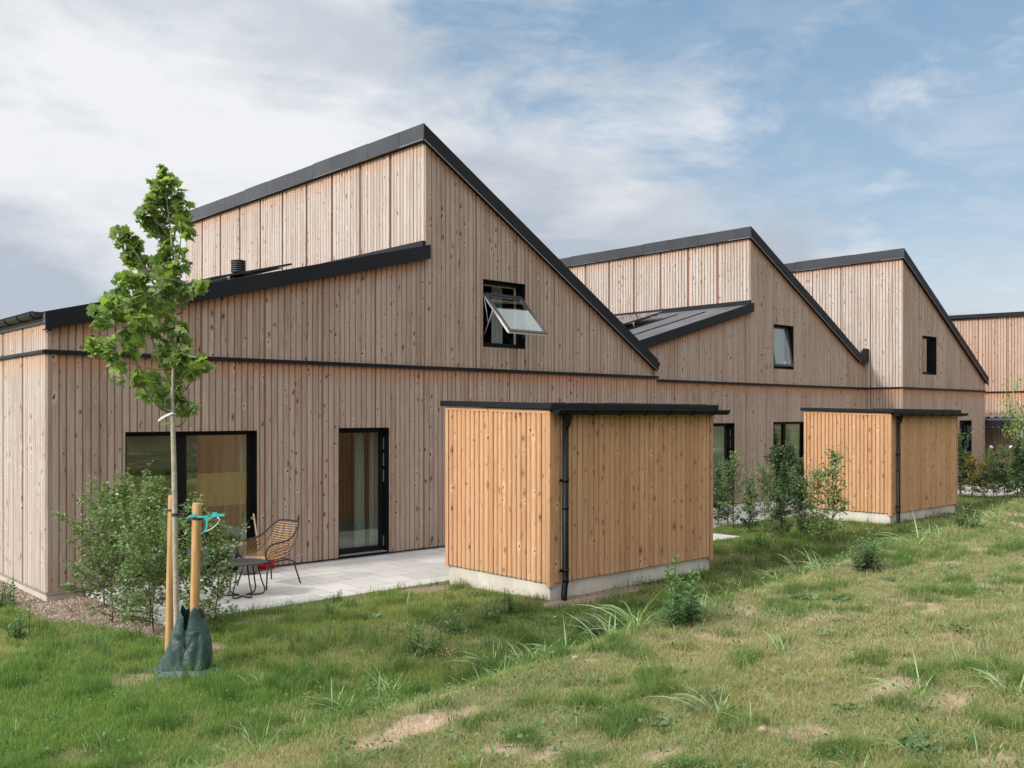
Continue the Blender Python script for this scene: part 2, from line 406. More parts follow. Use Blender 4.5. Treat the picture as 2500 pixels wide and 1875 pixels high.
for (px_, py_, rx, ry, am) in ((1020, 1770, .42, .16, .95), (1130, 1750, .22, .1, .9), (950, 1810, .25, .12, .8), (1350, 1835, .22, .10, .7), (1610, 1850, .20, .10, .8), (2170, 1690, .35, .14, .8), (2330, 1720, .3, .12, .6), (2440, 1860, .2, .1, .7), (2300, 1560, .3, .12, .5), (640, 1510, .5, .25, .25), (330, 1660, .35, .2, .35), (1480, 1560, .32, .1, .95), (1600, 1520, .3, .08, .9), (1890, 1395, .35, .12, .8)):
    g_ = G(px_, py_); PATCH.append((g_.x, g_.y, rx, ry, am))
def bed(x, y):
    """soil / gravel bed by the house and under the hedge"""
    xb = np.interp(y, [9.0, 9.9, 11.0, 11.9, 12.3, 14.4, 25], [4.15, 4.03, 3.89, 3.78, 3.5, 3.55, 3.4])+.25*(fbm(x*2.5+3, y*2.5, 3)-.5)
    a = ((x < 4.40) & (y > 9.1) & (x > xb) & (y < 25)).astype(float)
    g2 = ((x-9.0)/1.0)**2+((y-8.25)/.27)**2 < 1+.4*(fbm(x*3, y*3, 2)-.5)
    g3 = ((x-7.9)/.5)**2+((y-10.35)/.25)**2 < 1
    return np.maximum(a, np.maximum(g2, g3).astype(float))
gx = np.concatenate([np.array([-900, -300, -100, -40, -20, -12, -8]), np.arange(-6, 22, .09), np.arange(22, 42, .5), np.array([48, 60, 90, 160, 400, 900])])
gy = np.concatenate([np.array([-900, -300, -100, -50, -30, -22, -18]), np.arange(-15, 1, .5), np.arange(1, 14, .09), np.arange(14, 32, .6), np.array([40, 60, 120, 300, 900])])
X, Y = np.meshgrid(gx, gy, indexing='ij'); Z = terr(X, Y)
Z = Z+.03*bed(X, Y)*(fbm(X*9, Y*9, 2)-.5)
V = np.stack([X, Y, Z], -1).reshape(-1, 3); nx, ny = X.shape
idx = np.arange(nx*ny).reshape(nx, ny)
a, b, c, d = idx[:-1, :-1].ravel(), idx[1:, :-1].ravel(), idx[1:, 1:].ravel(), idx[:-1, 1:].ravel()
T = np.concatenate([np.stack([a, b, c], -1), np.stack([a, c, d], -1)])
xs, ys = V[:, 0], V[:, 1]
gcol = np.array([.13, .155, .055]); soil = np.array([.50, .36, .265]); grav = np.array([.27, .20, .155]); bsoil = np.array([.075, .052, .038])
bb = bare(xs, ys)[:, None]; bd = bed(xs, ys)[:, None]
dryk = (sstep(.4, .65, fbm(xs*.7+9, ys*.7, 3))*.6+.25*sstep(6.5, 4.5, ys))[:, None]
cc = gcol*(1-dryk)+np.array([.27, .235, .125])*dryk
cc = cc*(1-bb)+soil*bb
bk = (sstep(-2.5, -4, ys)*sstep(-13, -10, ys))[:, None]*sstep(.18, .4, fbm(xs*.35, ys*.5, 3))[:, None]
cc = cc*(1-bk)+bsoil*bk
cc = cc*(1-bd)+grav*bd
tag(np_mesh('ground', V, T, M['ground'], attrs={'col': np.concatenate([cc, np.ones((len(cc), 1))], 1)}, smooth=True), kind='structure')
# ---------------------------------------------------------------- cladding
def clad(mb, s0, s1, zb, ztop, place, bw=.105, module=1.03, first=.13, openings=(), thick=.022, gap=.012, stain=True, mgap=.022, lap=True):
    """vertical boards along s in [s0,s1]; place(s, n, z) -> world; n outward; ztop(s) callable"""
    s = s0; nextm = s0+first+module if module else 1e9; k = 0
    while s < s1-.01:
        w = bw*random.choice((.92, 1, 1, 1.06)) if lap else bw
        e = s+w
        isj = False
        if e > nextm-.3*bw: e = nextm; isj = True; nextm += module
        e = min(e, s1)
        if s1-e < .035: e = s1
        x0, x1 = s, e-gap
        cuts = sorted({x0, x1} | {o for op in openings for o in (op[0], op[1]) if x0 < o < x1})
        tone = random.random(); ou, ov = random.random()*50, random.random()*50; dn = random.uniform(-.003, .003)
        for q0, q1 in zip(cuts, cuts[1:]):
            if q1-q0 < .004: continue
            mid = (q0+q1)/2; segs = [(zb, None)]
            ops = sorted([op for op in openings if op[0]-1e-6 <= mid <= op[1]+1e-6], key=lambda o: o[2])
            lo = zb; segs = []
            for op in ops:
                if op[2] > lo+.01: segs.append((lo, op[2]))
                lo = max(lo, op[3])
            segs.append((lo, None))
            cl = .012 if q0 == x0 else 0; cr = .012 if q1 == x1 else 0
            cols = [(q0, 0), (q0, thick-.012 if cl else thick), (q0+cl, thick), (q1-cr, thick), (q1, thick-.012 if cr else thick), (q1, 0)]
            for lo_, hi_ in segs:
                vs = []; at_ = []
                for top in (0, 1):
                    for ss, n in cols:
                        zt = ztop(ss) if hi_ is None else hi_
                        z = zt if top else lo_
                        vs.append(place(ss, n+dn, z))
                        dt = (zt-z) if (hi_ is None and stain) else 9+zt-z
                        at_.append((ss-s+ou, z+ov, tone, dt))
                if min(ztop(q0), ztop(q1)) <= lo_ + .005 and hi_ is None: continue
                n6 = 6
                fs = [(i, i+1, i+1+n6, i+n6) for i in range(5)]+[tuple(range(6))[::-1], tuple(range(6, 12))]
                mb.add(vs, fs, at_)
        s = e+(mgap if isj else 0)
        if isj: nextm += 0
        k += 1
def wall_backing(mb, s0, s1, zb, ztop, place, openings, n=.003):
    """flat sheet behind boards with holes"""
    xs_ = sorted({s0, s1} | {o for op in openings for o in op[:2]} | set(np.linspace(s0, s1, 14)))
    for a_, b_ in zip(xs_, xs_[1:]):
        mid = (a_+b_)/2
        ops = sorted([op for op in openings if op[0] < mid < op[1]], key=lambda o: o[2]); lo = zb
        for op in ops:
            if op[2] > lo+.01: mb.add([place(a_, n, lo), place(b_, n, lo), place(b_, n, op[2]), place(a_, n, op[2])], [(0, 1, 2, 3)])
            lo = op[3]
        mb.add([place(a_, n, lo), place(b_, n, lo), place(b_, n, ztop(b_)), place(a_, n, ztop(a_))], [(0, 1, 2, 3)])
ZJ = 3.2
def roof_fascia(mb, x0, z0, x1, z1, h, y0, y1):
    """sloping board between (x0,z0) and (x1,z1) given by its top edge; height h; from y0 to y1"""
    mb.prism([(x0, z0-h), (x1, z1-h), (x1, z1), (x0, z0)], y0, y1, 'y')
def window_unit(root, name, x0, x1, z0, z1, Yf, mull=(), depth=.13, hinge=None, fw=.055, label=None, threshold=True, pane=True):
    """frame set back in an opening of a wall that faces -y"""
    yb = Yf+depth
    m = MB()
    m.box(x0, x0+.012, Yf-.018, yb+.06, z0, z1); m.box(x1-.012, x1, Yf-.018, yb+.06, z0, z1)      # lining
    m.box(x0+.012, x1-.012, Yf-.018, yb+.06, z1-.012, z1); m.box(x0+.012, x1-.012, Yf-.022, yb+.06, z0, z0+.02)
    f = m.build(name, M['frame'], root)
    if label: f['label'] = label
    m = MB(); xs_ = [x0+.012]+[v for mm in mull for v in mm]+[x1-.012]
    m.box(xs_[0], xs_[-1], yb-.02, yb+.05, z0+.02, z0+.02+fw+.02); m.box(xs_[0], xs_[-1], yb-.02, yb+.05, z1-.012-fw, z1-.012)
    za, zb_ = z0+.04+fw, z1-.012-fw
    m.box(xs_[0], xs_[0]+fw, yb-.02, yb+.05, za, zb_); m.box(xs_[-1]-fw, xs_[-1], yb-.02, yb+.05, za, zb_)
    for a_, b_ in mull: m.box(a_, b_, yb-.03, yb+.05, za, zb_)
    m.build('frame', M['frame'], f, bevel=.004)
    if pane:
        m = MB(); m.box(x0+.03, x1-.03, yb+.012, yb+.016, z0+.05, z1-.05); m.build('pane', M['glass'], f)
    if hinge:
        for (hx, za, zb_) in hinge:
            m = MB(); m.box(hx, hx+.012, yb-.05, yb-.035, za, zb_); m.build('hinge', M['steel'], f)
    return f
def curtain(x0, x1, y, z0, z1, mat, label, folds=9, amp=.03, group=None):
    n = folds*8; vs = []; 
    for i in range(n+1):
        x = x0+(x1-x0)*i/n; yy = y+amp*math.sin(i/n*folds*2*PI)+amp*.5*math.sin(i/n*folds*3.3+1)
        vs += [(x, yy, z0), (x, yy*.3+y*.7, z1)]
    m = MB(); m.add(vs, [(2*i, 2*i+2, 2*i+3, 2*i+1) for i in range(n)], smooth=True)
    o = m.build('curtain', mat); tag(o, label, 'curtain', group); return o
def batten(root, s0, s1, Yf):
    m = MB(); m.box(s0, s1, Yf-.055, Yf-.001, ZJ-.018, ZJ+.030); m.box(s0, s1, Yf-.062, Yf-.048, ZJ-.030, ZJ-.017)
    return m.build('drip_ledge', M['black'], root, bevel=.006)
def solar_rack(xr, Yr, zf, slope, label, n=4):
    th = math.atan(slope)
    for k in range(n):
        root = thing('solar_panel', label, 'solar panel', (xr, Yr+k*1.03, zf(xr)+.17), 0, 'solar panels racked on the low roofs')
        root.rotation_euler = (0, -th*1.02, 0)
        m = MB(); m.box(0, 1.7, 0, 1.0, .0, .035); m.build('panel_frame', M['black_tube'], root)
        m = MB(); m.box(.015, 1.685, .015, .985, .036, .038); m.build('panel_glass', M['solar'], root)
        for xx in (.3, 1.4):
            m = MB(); m.box(xx, xx+.04, -.06, 1.0, -.035, -.001); m.tube([(xx+.02, -.03, -.15), (xx+.02, -.03, -.03)], .012, 6)
            m.build('mounting_rail', M['steel'], root)
def house(idx, label, X0, Xc, X1, Yf, ridge_t, ridge_b, end_x, end_t, end_b, lt, openings, Yback=23.55, left_wall=False, leanto=True, mat='clad'):
    root = thing('terraced_house', label, 'house', (0, 0, 0), 0, 'terraced houses with sawtooth roofs')
    sl = (ridge_b-end_b)/(end_x-Xc); st = (ridge_t-end_t)/(end_x-Xc)
    zr = lambda x: ridge_b+.04-(x-Xc)*sl             # top of boards under the verge
    low_ops = [o for o in openings if o[2] < 2]; up_ops = [o for o in openings if o[2] > 3]
    pf = lambda s, n, z: (s, Yf-n, z)
    # front wall, lower band and upper band
    m = MB(); clad(m, X0+.05 if left_wall else X0, X1-.05, 0.0, lambda s: ZJ-.02, pf, openings=low_ops, first=(1.05 if left_wall else .1))
    if leanto:
        ltz = lambda x: lt[1]+(x-lt[0])*(lt[3]-lt[1])/(lt[2]-lt[0])+.03
        clad(m, X0+.05 if left_wall else X0, Xc, ZJ+.03, ltz, pf, openings=(), first=(1.05 if left_wall else .1))
    clad(m, Xc+.055, X1-.05, ZJ+.03, zr, pf, openings=up_ops, first=.1)
    # corner boards
    def post(x, y, z0, z1, dx=.05, dy=.05):
        tone = random.random(); ou = random.random()*40; ov = random.random()*40
        vs = [(xx, yy, zz) for xx in (x, x+dx) for yy in (y-.026, y+dy) for zz in (z0, z1)]
        at_ = [((xx-x)+(yy-y)+ou, zz+ov, tone, 3) for xx in (x, x+dx) for yy in (y, y+dy) for zz in (z0, z1)]
        m.add(vs, [(0, 1, 3, 2), (4, 6, 7, 5), (0, 4, 5, 1), (2, 3, 7, 6), (0, 2, 6, 4), (1, 5, 7, 3)], at_)
    post(Xc+.001, Yf, (ltz(Xc) + .02) if leanto else ZJ+.03, ridge_b-.02)
    if leanto: post(Xc+.001, Yf, ZJ+.03, ltz(Xc)+.015)
    post(X1-.045, Yf, 0, ZJ-.02); post(X1-.045, Yf, ZJ+.03, zr(X1-.03)-.02)
    if left_wall: post(X0, Yf, 0, ZJ-.02); post(X0, Yf, ZJ+.03, lt[1])
    m.build('wall', M[mat], root)['label'] = 'front wall of weathered vertical boards'
    m = MB(); wall_backing(m, X0, X1, 0.0, lambda s: ZJ, pf, low_ops)
    if leanto: wall_backing(m, X0, Xc+.02, ZJ, lambda s: ltz(s), pf, ())
    wall_backing(m, Xc, X1, ZJ, lambda s: zr(s), pf, up_ops)
    # clerestory wall facing -x
    zlo = (lt[3]+.09) if leanto else 0.0
    pc = lambda s, n, z: (Xc-n, s, z)
    mc = MB()
    if leanto:
        clad(mc, Yf+.0, Yback, zlo, lambda s: ridge_b-.03, pc, module=1.01, first=0, bw=.102, mgap=.062, gap=.015)
    else:
        ml2 = MB(); clad(ml2, Yf, Yback, 0, lambda s: ZJ-.02, pc, module=1.01, first=0); ml2.build('wall', M[mat], root)['label'] = 'ground floor return wall in the inner corner'; clad(mc, Yf, Yback, ZJ+.03, lambda s: ridge_b-.03, pc, module=1.01, first=0)
        bm = MB(); bm.box(Xc-.055, Xc-.001, Yf, YB-.06, ZJ-.018, ZJ+.03); bm.build('drip_ledge', M['black'], root)
    mc.build('wall', M['clad_pale'], root)['label'] = 'tall side wall of narrow boards above the low roof'
    m.add([(Xc+.012, Yf, zlo), (Xc+.012, Yback, zlo), (Xc+.012, Yback, ridge_b+.1), (Xc+.012, Yf, ridge_b+.1)], [(0, 1, 2, 3)])
    if left_wall:
        pl = lambda s, n, z: (X0-n, s, z); ml = MB()
        clad(ml, Yf+.02, Yback, 0, lambda s: ZJ-.02, pl, module=1.01, first=-.02, bw=.098, mgap=.062, gap=.014)
        clad(ml, Yf+.02, Yback, ZJ+.03, lambda s: 3.615, pl, module=1.01, first=-.02, bw=.098, mgap=.062, gap=.014)
        ml.build('wall', M['clad_pale'], root)['label'] = 'end wall of pale vertical boards'
        bm = MB(); bm.box(X0-.055, X0-.001, Yf-.062, Yback, ZJ-.018, ZJ+.03); bm.build('drip_ledge', M['black'], root, bevel=.006)
        m.add([(X0+.004, Yf, 0), (X0+.004, Yback, 0), (X0+.004, Yback, lt[1]), (X0+.004, Yf, lt[1])], [(0, 1, 2, 3)])
        pm = MB(); pm.box(X0+.0, X1, Yf+.0, Yback, -.35, -.035); pm.build('plinth', M['concrete'], root)
        pm = MB(); pm.box(X0-.02, 4.5, Yf-.02, Yback, -.034, -.002); pm.build('base_flashing', M['steel'], root)
    else:
        pm = MB(); pm.box(X0, X1, Yf+.005, Yback, -.35, -.005); pm.build('plinth', M['concrete'], root)
    m.box(X0, X1, Yback-.05, Yback, 0, ZJ); m.box(X1-.03, X1-.01, Yf+.03, Yback, 0, ZJ)
    m.build('backing_board', M['backing'], root)
    # interior room shells
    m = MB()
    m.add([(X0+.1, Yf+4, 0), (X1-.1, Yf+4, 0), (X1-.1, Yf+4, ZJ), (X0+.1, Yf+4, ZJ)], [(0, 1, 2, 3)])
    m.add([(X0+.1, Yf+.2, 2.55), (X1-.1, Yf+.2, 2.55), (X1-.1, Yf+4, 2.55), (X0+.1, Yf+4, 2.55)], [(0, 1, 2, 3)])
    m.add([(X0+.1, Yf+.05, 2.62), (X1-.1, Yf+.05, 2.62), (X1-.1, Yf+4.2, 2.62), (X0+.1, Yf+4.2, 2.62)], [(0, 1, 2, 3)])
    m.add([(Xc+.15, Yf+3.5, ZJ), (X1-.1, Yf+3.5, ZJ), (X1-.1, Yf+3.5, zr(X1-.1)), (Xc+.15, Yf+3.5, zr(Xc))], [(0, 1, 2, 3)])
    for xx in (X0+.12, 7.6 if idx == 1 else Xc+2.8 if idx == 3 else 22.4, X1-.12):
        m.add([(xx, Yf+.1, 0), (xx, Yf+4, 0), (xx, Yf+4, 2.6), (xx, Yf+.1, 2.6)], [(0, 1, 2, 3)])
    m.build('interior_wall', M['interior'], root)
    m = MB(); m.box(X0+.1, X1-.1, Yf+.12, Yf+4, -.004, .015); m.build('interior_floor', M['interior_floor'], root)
    batten(root, X0-(.055 if left_wall else 0), X1+(.06 if idx == 1 else .03), Yf)
    # main roof: slope from the ridge down to the right, verge board at the front
    m = MB(); y0 = Yf-.12
    roof_fascia(m, Xc-.1, ridge_t+.1*0, end_x, end_t, ridge_t-ridge_b, y0, y0+.03)
    m.box(Xc-.1, end_x, y0+.03, Yf+.02, 0, 0) if False else None
    m.prism([(Xc-.1, ridge_b-.0), (end_x, end_b-.0), (end_x, end_b+.02), (Xc-.1, ridge_b+.02)], y0+.03, Yf+.03, 'y')
    for k in range(1, 4):
        xa = Xc-.1+(end_x-Xc+.1)*k/3.6; f_ = lambda x, zz: zz+(x-Xc+.1)*(end_t-ridge_t)/(end_x-Xc+.1)
        m.prism([(xa, f_(xa, ridge_b+.004)), (xa+1.72, f_(xa+1.72, ridge_b+.004)), (xa+1.72, f_(xa+1.72, ridge_t+.004)), (xa, f_(xa, ridge_t+.004))], y0-.0025-.001*(k % 2), y0+.002, 'y') if xa+1.72 < end_x-.05 else None
    m.build('verge_board', M['black'], root, bevel=.006)
    m = MB(); m.box(Xc-.115, Xc-.1, y0, Yback+.1, ridge_b, ridge_t)
    for k in range(10):                                                       # slightly uneven sheet lengths
        a_ = Yf+.62+k*1.0
        if a_+1 > Yback: break
        m.box(Xc-.1195-.002*(k % 2), Xc-.1152, a_, a_+.995, ridge_b-.004+.003*(k % 3), ridge_t+.006*((k*7) % 3))
    m.box(Xc-.1, Xc-.03, Yf, Yback, ridge_b+.005, ridge_b+.02)
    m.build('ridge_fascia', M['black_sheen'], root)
    m = MB(); m.prism([(Xc-.115, ridge_b-.006), (Xc-.085, ridge_b-.006), (Xc-.085, ridge_b+.002), (Xc-.115, ridge_b+.002)], y0+.02, Yback, 'y')
    m.prism([(Xc-.1, ridge_b-.012), (end_x, end_b-.012), (end_x, end_b-.002), (Xc-.1, ridge_b-.002)], y0-.004, y0+.006, 'y')
    m.build('drip_edge', M['steel'], root)
    m = MB(); m.prism([(Xc-.1, ridge_t-.12), (end_x, end_t-.12), (end_x, end_t-.02), (Xc-.1, ridge_t-.02)], y0+.03, Yback+.1, 'y')
    if leanto:
        rz_ = lambda x: lt[1]+lt[4]-.03+(x-lt[0])*(lt[3]-lt[1])/(lt[2]-lt[0])
        m.prism([(lt[0], rz_(lt[0])-.12), (Xc, rz_(Xc)-.12), (Xc, rz_(Xc)), (lt[0], rz_(lt[0]))], y0+.03, Yback, 'y')
        ro = m.build('roof', M['roofing'], root)
        m = MB()
        for k in range(10):
            yy = Yf+.9+k*.95; m.prism([(lt[0]+.3, rz_(lt[0]+.3)), (Xc-.75, rz_(Xc-.75)), (Xc-.75, rz_(Xc-.75)+.022), (lt[0]+.3, rz_(lt[0]+.3)+.022)], yy, yy+.06, 'y')
        m.build('roof_batten', M['black'], ro)
        m = MB(); m.box(Xc-.10, Xc-.03, y0+.05, Yback, rz_(Xc)-.02, rz_(Xc)+.10); m.build('flashing', M['black'], root)
        m = MB(); roof_fascia(m, lt[0], lt[1]+lt[4], lt[2], lt[3]+lt[4], lt[4], y0, y0+.03)
        m.prism([(lt[0], lt[1]), (lt[2], lt[3]), (lt[2], lt[3]+.02), (lt[0], lt[1]+.02)], y0+.03, Yf+.02, 'y')
        m.build('verge_board', M['black'], root, bevel=.006)
    else: m.build('roof', M['roofing'], root)
    return root
# openings: x0, x1, z0, z1
H1op = [(4.94, 6.95, 0.0, 2.12), (8.41, 9.42, 0.0, 2.145), (11.55, 12.64, 3.64, 4.91)]
H2op = [(20.38, 21.39, 0.0, 2.145), (23.27, 25.2, 0.0, 2.165), (23.27, 24.31, 3.66, 4.91)]
H3op = [(32.85, 33.88, 0.0, 2.175), (30.03, 31.08, 3.66, 4.90)]
h1 = house(1, 'nearest timber house, its top-hung gable window propped wide open', 3.92, 10.2, 16.65, YA, 7.50, 7.225, 16.60, 3.60, 3.35, (3.87, 3.479, 10.25, 5.134, .25), H1op, left_wall=True)
h2 = house(2, 'middle timber house set back between its neighbours, grey felt low roof in view', 16.65, 22.12, 28.66, YB, 7.46, 7.172, 28.10, 4.28, 4.011, (15.5, 3.38, 22.17, 5.165, .25), H2op)
h3 = house(3, 'far timber house ending the row, without a low roof in front', 28.66, 28.665, 35.0, YA, 7.50, 7.21, 35.12, 3.68, 3.47, None, H3op, leanto=False)
# box gutter joint between middle and far house
m = MB(); m.prism([(28.10, 4.011), (28.60, 4.03), (28.60, 4.46), (28.32, 4.46), (28.10, 4.28)], YB-.12, YB-.06, 'y'); m.box(28.3, 28.6, YB-.05, YB+.5, 4.05, 4.3)
m.build('box_gutter', M['black'], h2, bevel=.005)
m = MB(); m.box(16.60, 16.70, YA-.10, YA+3, 3.46, 3.54); m.box(16.60, 16.66, YA-.10, YA+3, 3.38, 3.46); m.build('gutter_end', M['black'], h1)
# eaves gutter on the left end of the near house
gt = MB()
prof = [(-.072*math.cos(a_), -.072*math.sin(a_)) for a_ in np.linspace(0, PI, 11)]
gz = 3.725; gxx = 3.815
ring = []
for yy in (YA+.0, 24.0):
    for (px_, pz_) in prof: ring.append((gxx+px_, yy, gz+pz_))
n_ = len(prof); gt.add(ring, [(i, i+1, i+1+n_, i+n_) for i in range(n_-1)], smooth=True)
gt.tube([(gxx-.074, YA, gz), (gxx-.074, 24, gz)], .009, 6); gt.add([(gxx+p[0], YA+.0, gz+p[1]) for p in prof], [tuple(range(n_))])
gt.box(3.88, 3.92, YA-.08, 24, 3.612, 3.735)
go = gt.build('gutter', M['eaves'], h1)
for k in range(14):
    m = MB(); yy = YA+.12+k*.62; pts = [(gxx+1.06*p[0], yy, gz+1.06*p[1]) for p in prof]; m.tube(pts, .009, 5); m.build('gutter_bracket', M['gutter'], go)
# windows of the houses
def hinges(x, top): return [(x, top-.38, top-.17), (x, top-.66, top-.44), (x, top-.94, top-.73), (x, .10, .28)]
wf = window_unit(h1, 'window', 4.94, 6.95, 0.0, 2.12, YA, mull=[(5.72, 5.80), (5.80, 5.88)], hinge=hinges(4.975, 2.12)[:3], label='wide ground floor window with a tan band across the glass')
m = MB(); m.box(5.02, 5.72, YA+.150, YA+.153, .98, 1.48); m.box(5.90, 6.86, YA+.150, YA+.153, .98, 1.48); m.build('privacy_band', M['blind'], wf)
window_unit(h1, 'door', 8.41, 9.42, 0.0, 2.145, YA, hinge=hinges(9.372, 2.145), fw=.075, label='glazed terrace door')
window_unit(h2, 'door', 20.38, 21.39, 0.0, 2.145, YB, hinge=hinges(21.342, 2.145), fw=.075, label='glazed terrace door')
window_unit(h2, 'window', 23.27, 25.2, 0.0, 2.165, YB, mull=[(23.98, 24.10)], label='wide ground floor window behind the dark shrub')
window_unit(h3, 'door', 32.85, 33.88, 0.0, 2.175, YA, hinge=hinges(33.832, 2.175), fw=.075, label='glazed terrace door')
window_unit(h3, 'window', 30.03, 31.08, 3.66, 4.90, YA, label='small closed gable window')
# near gable window: sash hung out
wn = window_unit(h1, 'window', 11.55, 12.64, 3.64, 4.91, YA, label='gable window with its sash swung out and up', pane=False)
m = MB(); m.box(11.60, 12.60, YA+.20, YA+.23, 3.70, 3.73); m.box(11.60, 12.60, YA+.20, YA+.23, 4.83, 4.86); m.box(12.56, 12.59, YA+.20, YA+.23, 3.7, 4.86); m.build('inner_frame', M['white_sash'], wn)
def sash(root, x0, x1, top, bot, Yt, Yb, name='sash', th=.06):
    e = Vector((0, Yb-Yt, bot-top)); L = e.length; e.normalize(); nrm = Vector((0, e.z, -e.y))   # outward normal
    if nrm.y > 0: nrm = -nrm
    Mx = Matrix(((1, 0, 0, x0), (0, nrm.y, e.y, Yt), (0, nrm.z, e.z, top), (0, 0, 0, 1))); W = x1-x0
    m = MB(); f = .06
    for (a_, b_, c_, d_) in ((0, W, 0, f), (0, W, L-f, L), (0, f, f, L-f), (W-f, W, f, L-f)): m.box(a_, b_, 0, .022, c_, d_, Mx)
    s_ = m.build(name, M['grey_sash'], root, bevel=.004)
    m = MB(); q = f-.012
    for (a_, b_, c_, d_) in ((.004, W-.004, .004, q), (.004, W-.004, L-q, L-.004), (.004, q, q, L-q), (W-q, W-.004, q, L-q)): m.box(a_, b_, -.045, -.001, c_, d_, Mx)
    m.build('inner_sash', M['white_sash'], s_)
    m = MB(); m.box(f-.01, W-f+.01, .004, .010, f-.01, L-f+.01, Mx); m.build('pane', M['glass'], s_)
    return s_
ss = sash(wn, 11.62, 12.60, 4.66, 3.885, YA+.06, 12.79)
for xx in (11.612, 12.606):
    m = MB(); m.box(0, 0, 0, 0, 0, 0) if False else None
    m.tube([(xx, YA+.02, 3.86), (xx, YA-.24, 4.33)], .011, 6); m.tube([(xx, YA+.03, 4.62), (xx, YA-.10, 4.08)], .009, 6)
    m.build('stay_arm', M['steel'], wn)
w2 = window_unit(h2, 'window', 23.27, 24.31, 3.66, 4.91, YB, label='gable window tilted slightly open', pane=False)
sash(w2, 23.30, 24.26, 4.87, 3.74, YB+.14, YB-.02)
curtain(23.34, 24.22, YB+.22, 3.7, 4.86, M['curtain'], 'white sheer curtain in the tilted gable window of the middle house', 8, .02)
curtain(30.10, 30.75, YA+.26, 3.7, 4.86, M['curtain_tan'], 'tan curtain in the small gable window of the far house', 6, .02)
curtain(on_y(540, YA+.35), on_y(586, YA+.35), YA+.35, .05, 2.1, M['curtain_tan'], 'tan curtain gathered behind the wide ground floor window', 4, .03)
curtain(on_y(584, YA+.32), on_y(612, YA+.32), YA+.32, .05, 2.1, M['curtain'], 'white curtain edge at the right of the wide ground floor window', 3, .03)
curtain(on_y(866, YA+.4), on_y(888, YA+.4), YA+.4, .05, 2.1, M['curtain'], 'narrow white curtain hanging left in the near terrace door', 3, .03)
curtain(on_y(902, YA+.36), on_y(925, YA+.36), YA+.36, .05, 2.1, M['curtain'], 'narrow white curtain hanging right in the near terrace door', 2, .02)
curtain(20.5, 21.7, YB+.28, .05, 2.1, M['curtain'], 'pale green curtain filling the terrace door of the middle house', 7, .025)
curtain(24.62, 25.1, YB+.28, .05, 2.1, M['curtain'], 'pale curtain in the window behind the dark shrub', 4, .025)
curtain(32.95, 33.4, YA+.3, .05, 2.1, M['curtain'], 'pale curtain in the terrace door of the far house', 4, .03)
curtain(12.22, 12.50, YA+.5, 3.7, 4.9, M['curtain'], 'white curtain behind the propped open gable window', 3, .02)
# solar panels, vent
sl1 = (5.134-3.479)/(10.25-3.87); rf1 = lambda x: 3.479+.22+(x-3.87)*sl1
sl2 = (5.165-3.38)/(22.17-15.5); rf2 = lambda x: 3.38+.22+(x-15.5)*sl2
for (xr, Yr, rf, s_, who) in ((7.55, 16.35, rf1, sl1, 'near'), (19.2, 16.55, rf2, sl2, 'middle')):
    solar_rack(xr, Yr, rf, s_, 'black glass solar panel racked above the low roof of the %s house' % who)
p = at(582, 660, 18.6)
rt = thing('vent_cowl', 'black ribbed vent cowl rising above the low roof of the near house', 'vent', (p.x, p.y, p.z-.25))
m = MB(); m.lathe([(.115, -.1), (.115, .22), (.0, .22)], 20); m.build('pipe', M['black_tube'], rt)
m = MB(); pr = []
for k in range(6): z0_ = .20+k*.042; pr += [(.12, z0_), (.145, z0_+.008), (.145, z0_+.028), (.12, z0_+.036)]
m.lathe(pr+[(0, .452)], 24); m.build('cowl', M['black_tube'], rt)
# ---------------------------------------------------------------- fourth house behind on the right
h4 = thing('end_house', 'reddish timber house beyond the row, a bike canopy against its wall', 'house')
m = MB(); p4 = lambda s, n, z: (36.8-n, s, z)
clad(m, 9.0, 17.6, ZJ+.03, lambda s: 6.0+.02*(s-12.7), p4, module=1.01, first=.3, stain=False)
m.build('wall', M['clad_red'], h4)
m = MB(); clad(m, 9.0, 17.6, .3, lambda s: ZJ-.02, p4, module=1.01, first=.3); m.build('wall', M['clad_red'], h4)
m = MB(); m.box(36.81, 44, 9.0, 17.6, -.2, 5.95); m.build('backing_board', M['backing'], h4)
m = MB(); m.box(36.74, 36.80, 9.0, 17.6, ZJ-.018, ZJ+.03); m.build('drip_ledge', M['black'], h4)
m = MB(); m.prism([(8.9, 5.96-.08), (17.7, 5.96+.10), (17.7, 6.10+.10), (8.9, 6.10-.08)], 36.66, 36.72, 'x'); m.box(36.72, 44, 9.0, 17.6, 5.97, 6.02)
m.build('ridge_fascia', M['black'], h4)
cn = thing('bike_canopy', 'corrugated roof canopy over the scooter, on grey steel posts', 'canopy')
m = MB(); vs = []
ycs = np.arange(12.3, 16.6, .02)
for y_ in ycs:
    zc = .028*math.cos(y_*2*PI/.28); vs += [(35.3, y_, 2.28+zc), (36.75, y_, 2.36+zc)]
m.add(vs, [(2*i, 2*i+1, 2*i+3, 2*i+2) for i in range(len(ycs)-1)], smooth=True); m.build('corrugated_roof', M['canopy'], cn)
m = MB(); m.box(35.33, 35.37, 12.3, 16.6, 2.17, 2.235); m.build('edge_trim', M['steel'], cn)
m = MB(); m.box(35.36, 35.44, 12.3, 16.6, 1.86, 1.90); m.box(35.36, 35.44, 12.3, 16.6, 1.955, 2.168)
for k in range(22): m.box(35.36, 35.44, 12.35+k*.2, 12.35+k*.2+.12, 1.90, 1.955)
m.build('beam', M['grey_sash'], cn)
m = MB(); m.box(35.45, 35.47, 12.3, 16.6, 1.89, 1.965); m.build('pale_strip', M['white'], cn)  # white strip added behind the beam so its slots show bright
for yy in (12.32, 14.4, 16.5): m = MB(); m.box(35.36, 35.43, yy, yy+.07, -.05, 1.86); m.build('post', M['steel'], cn)
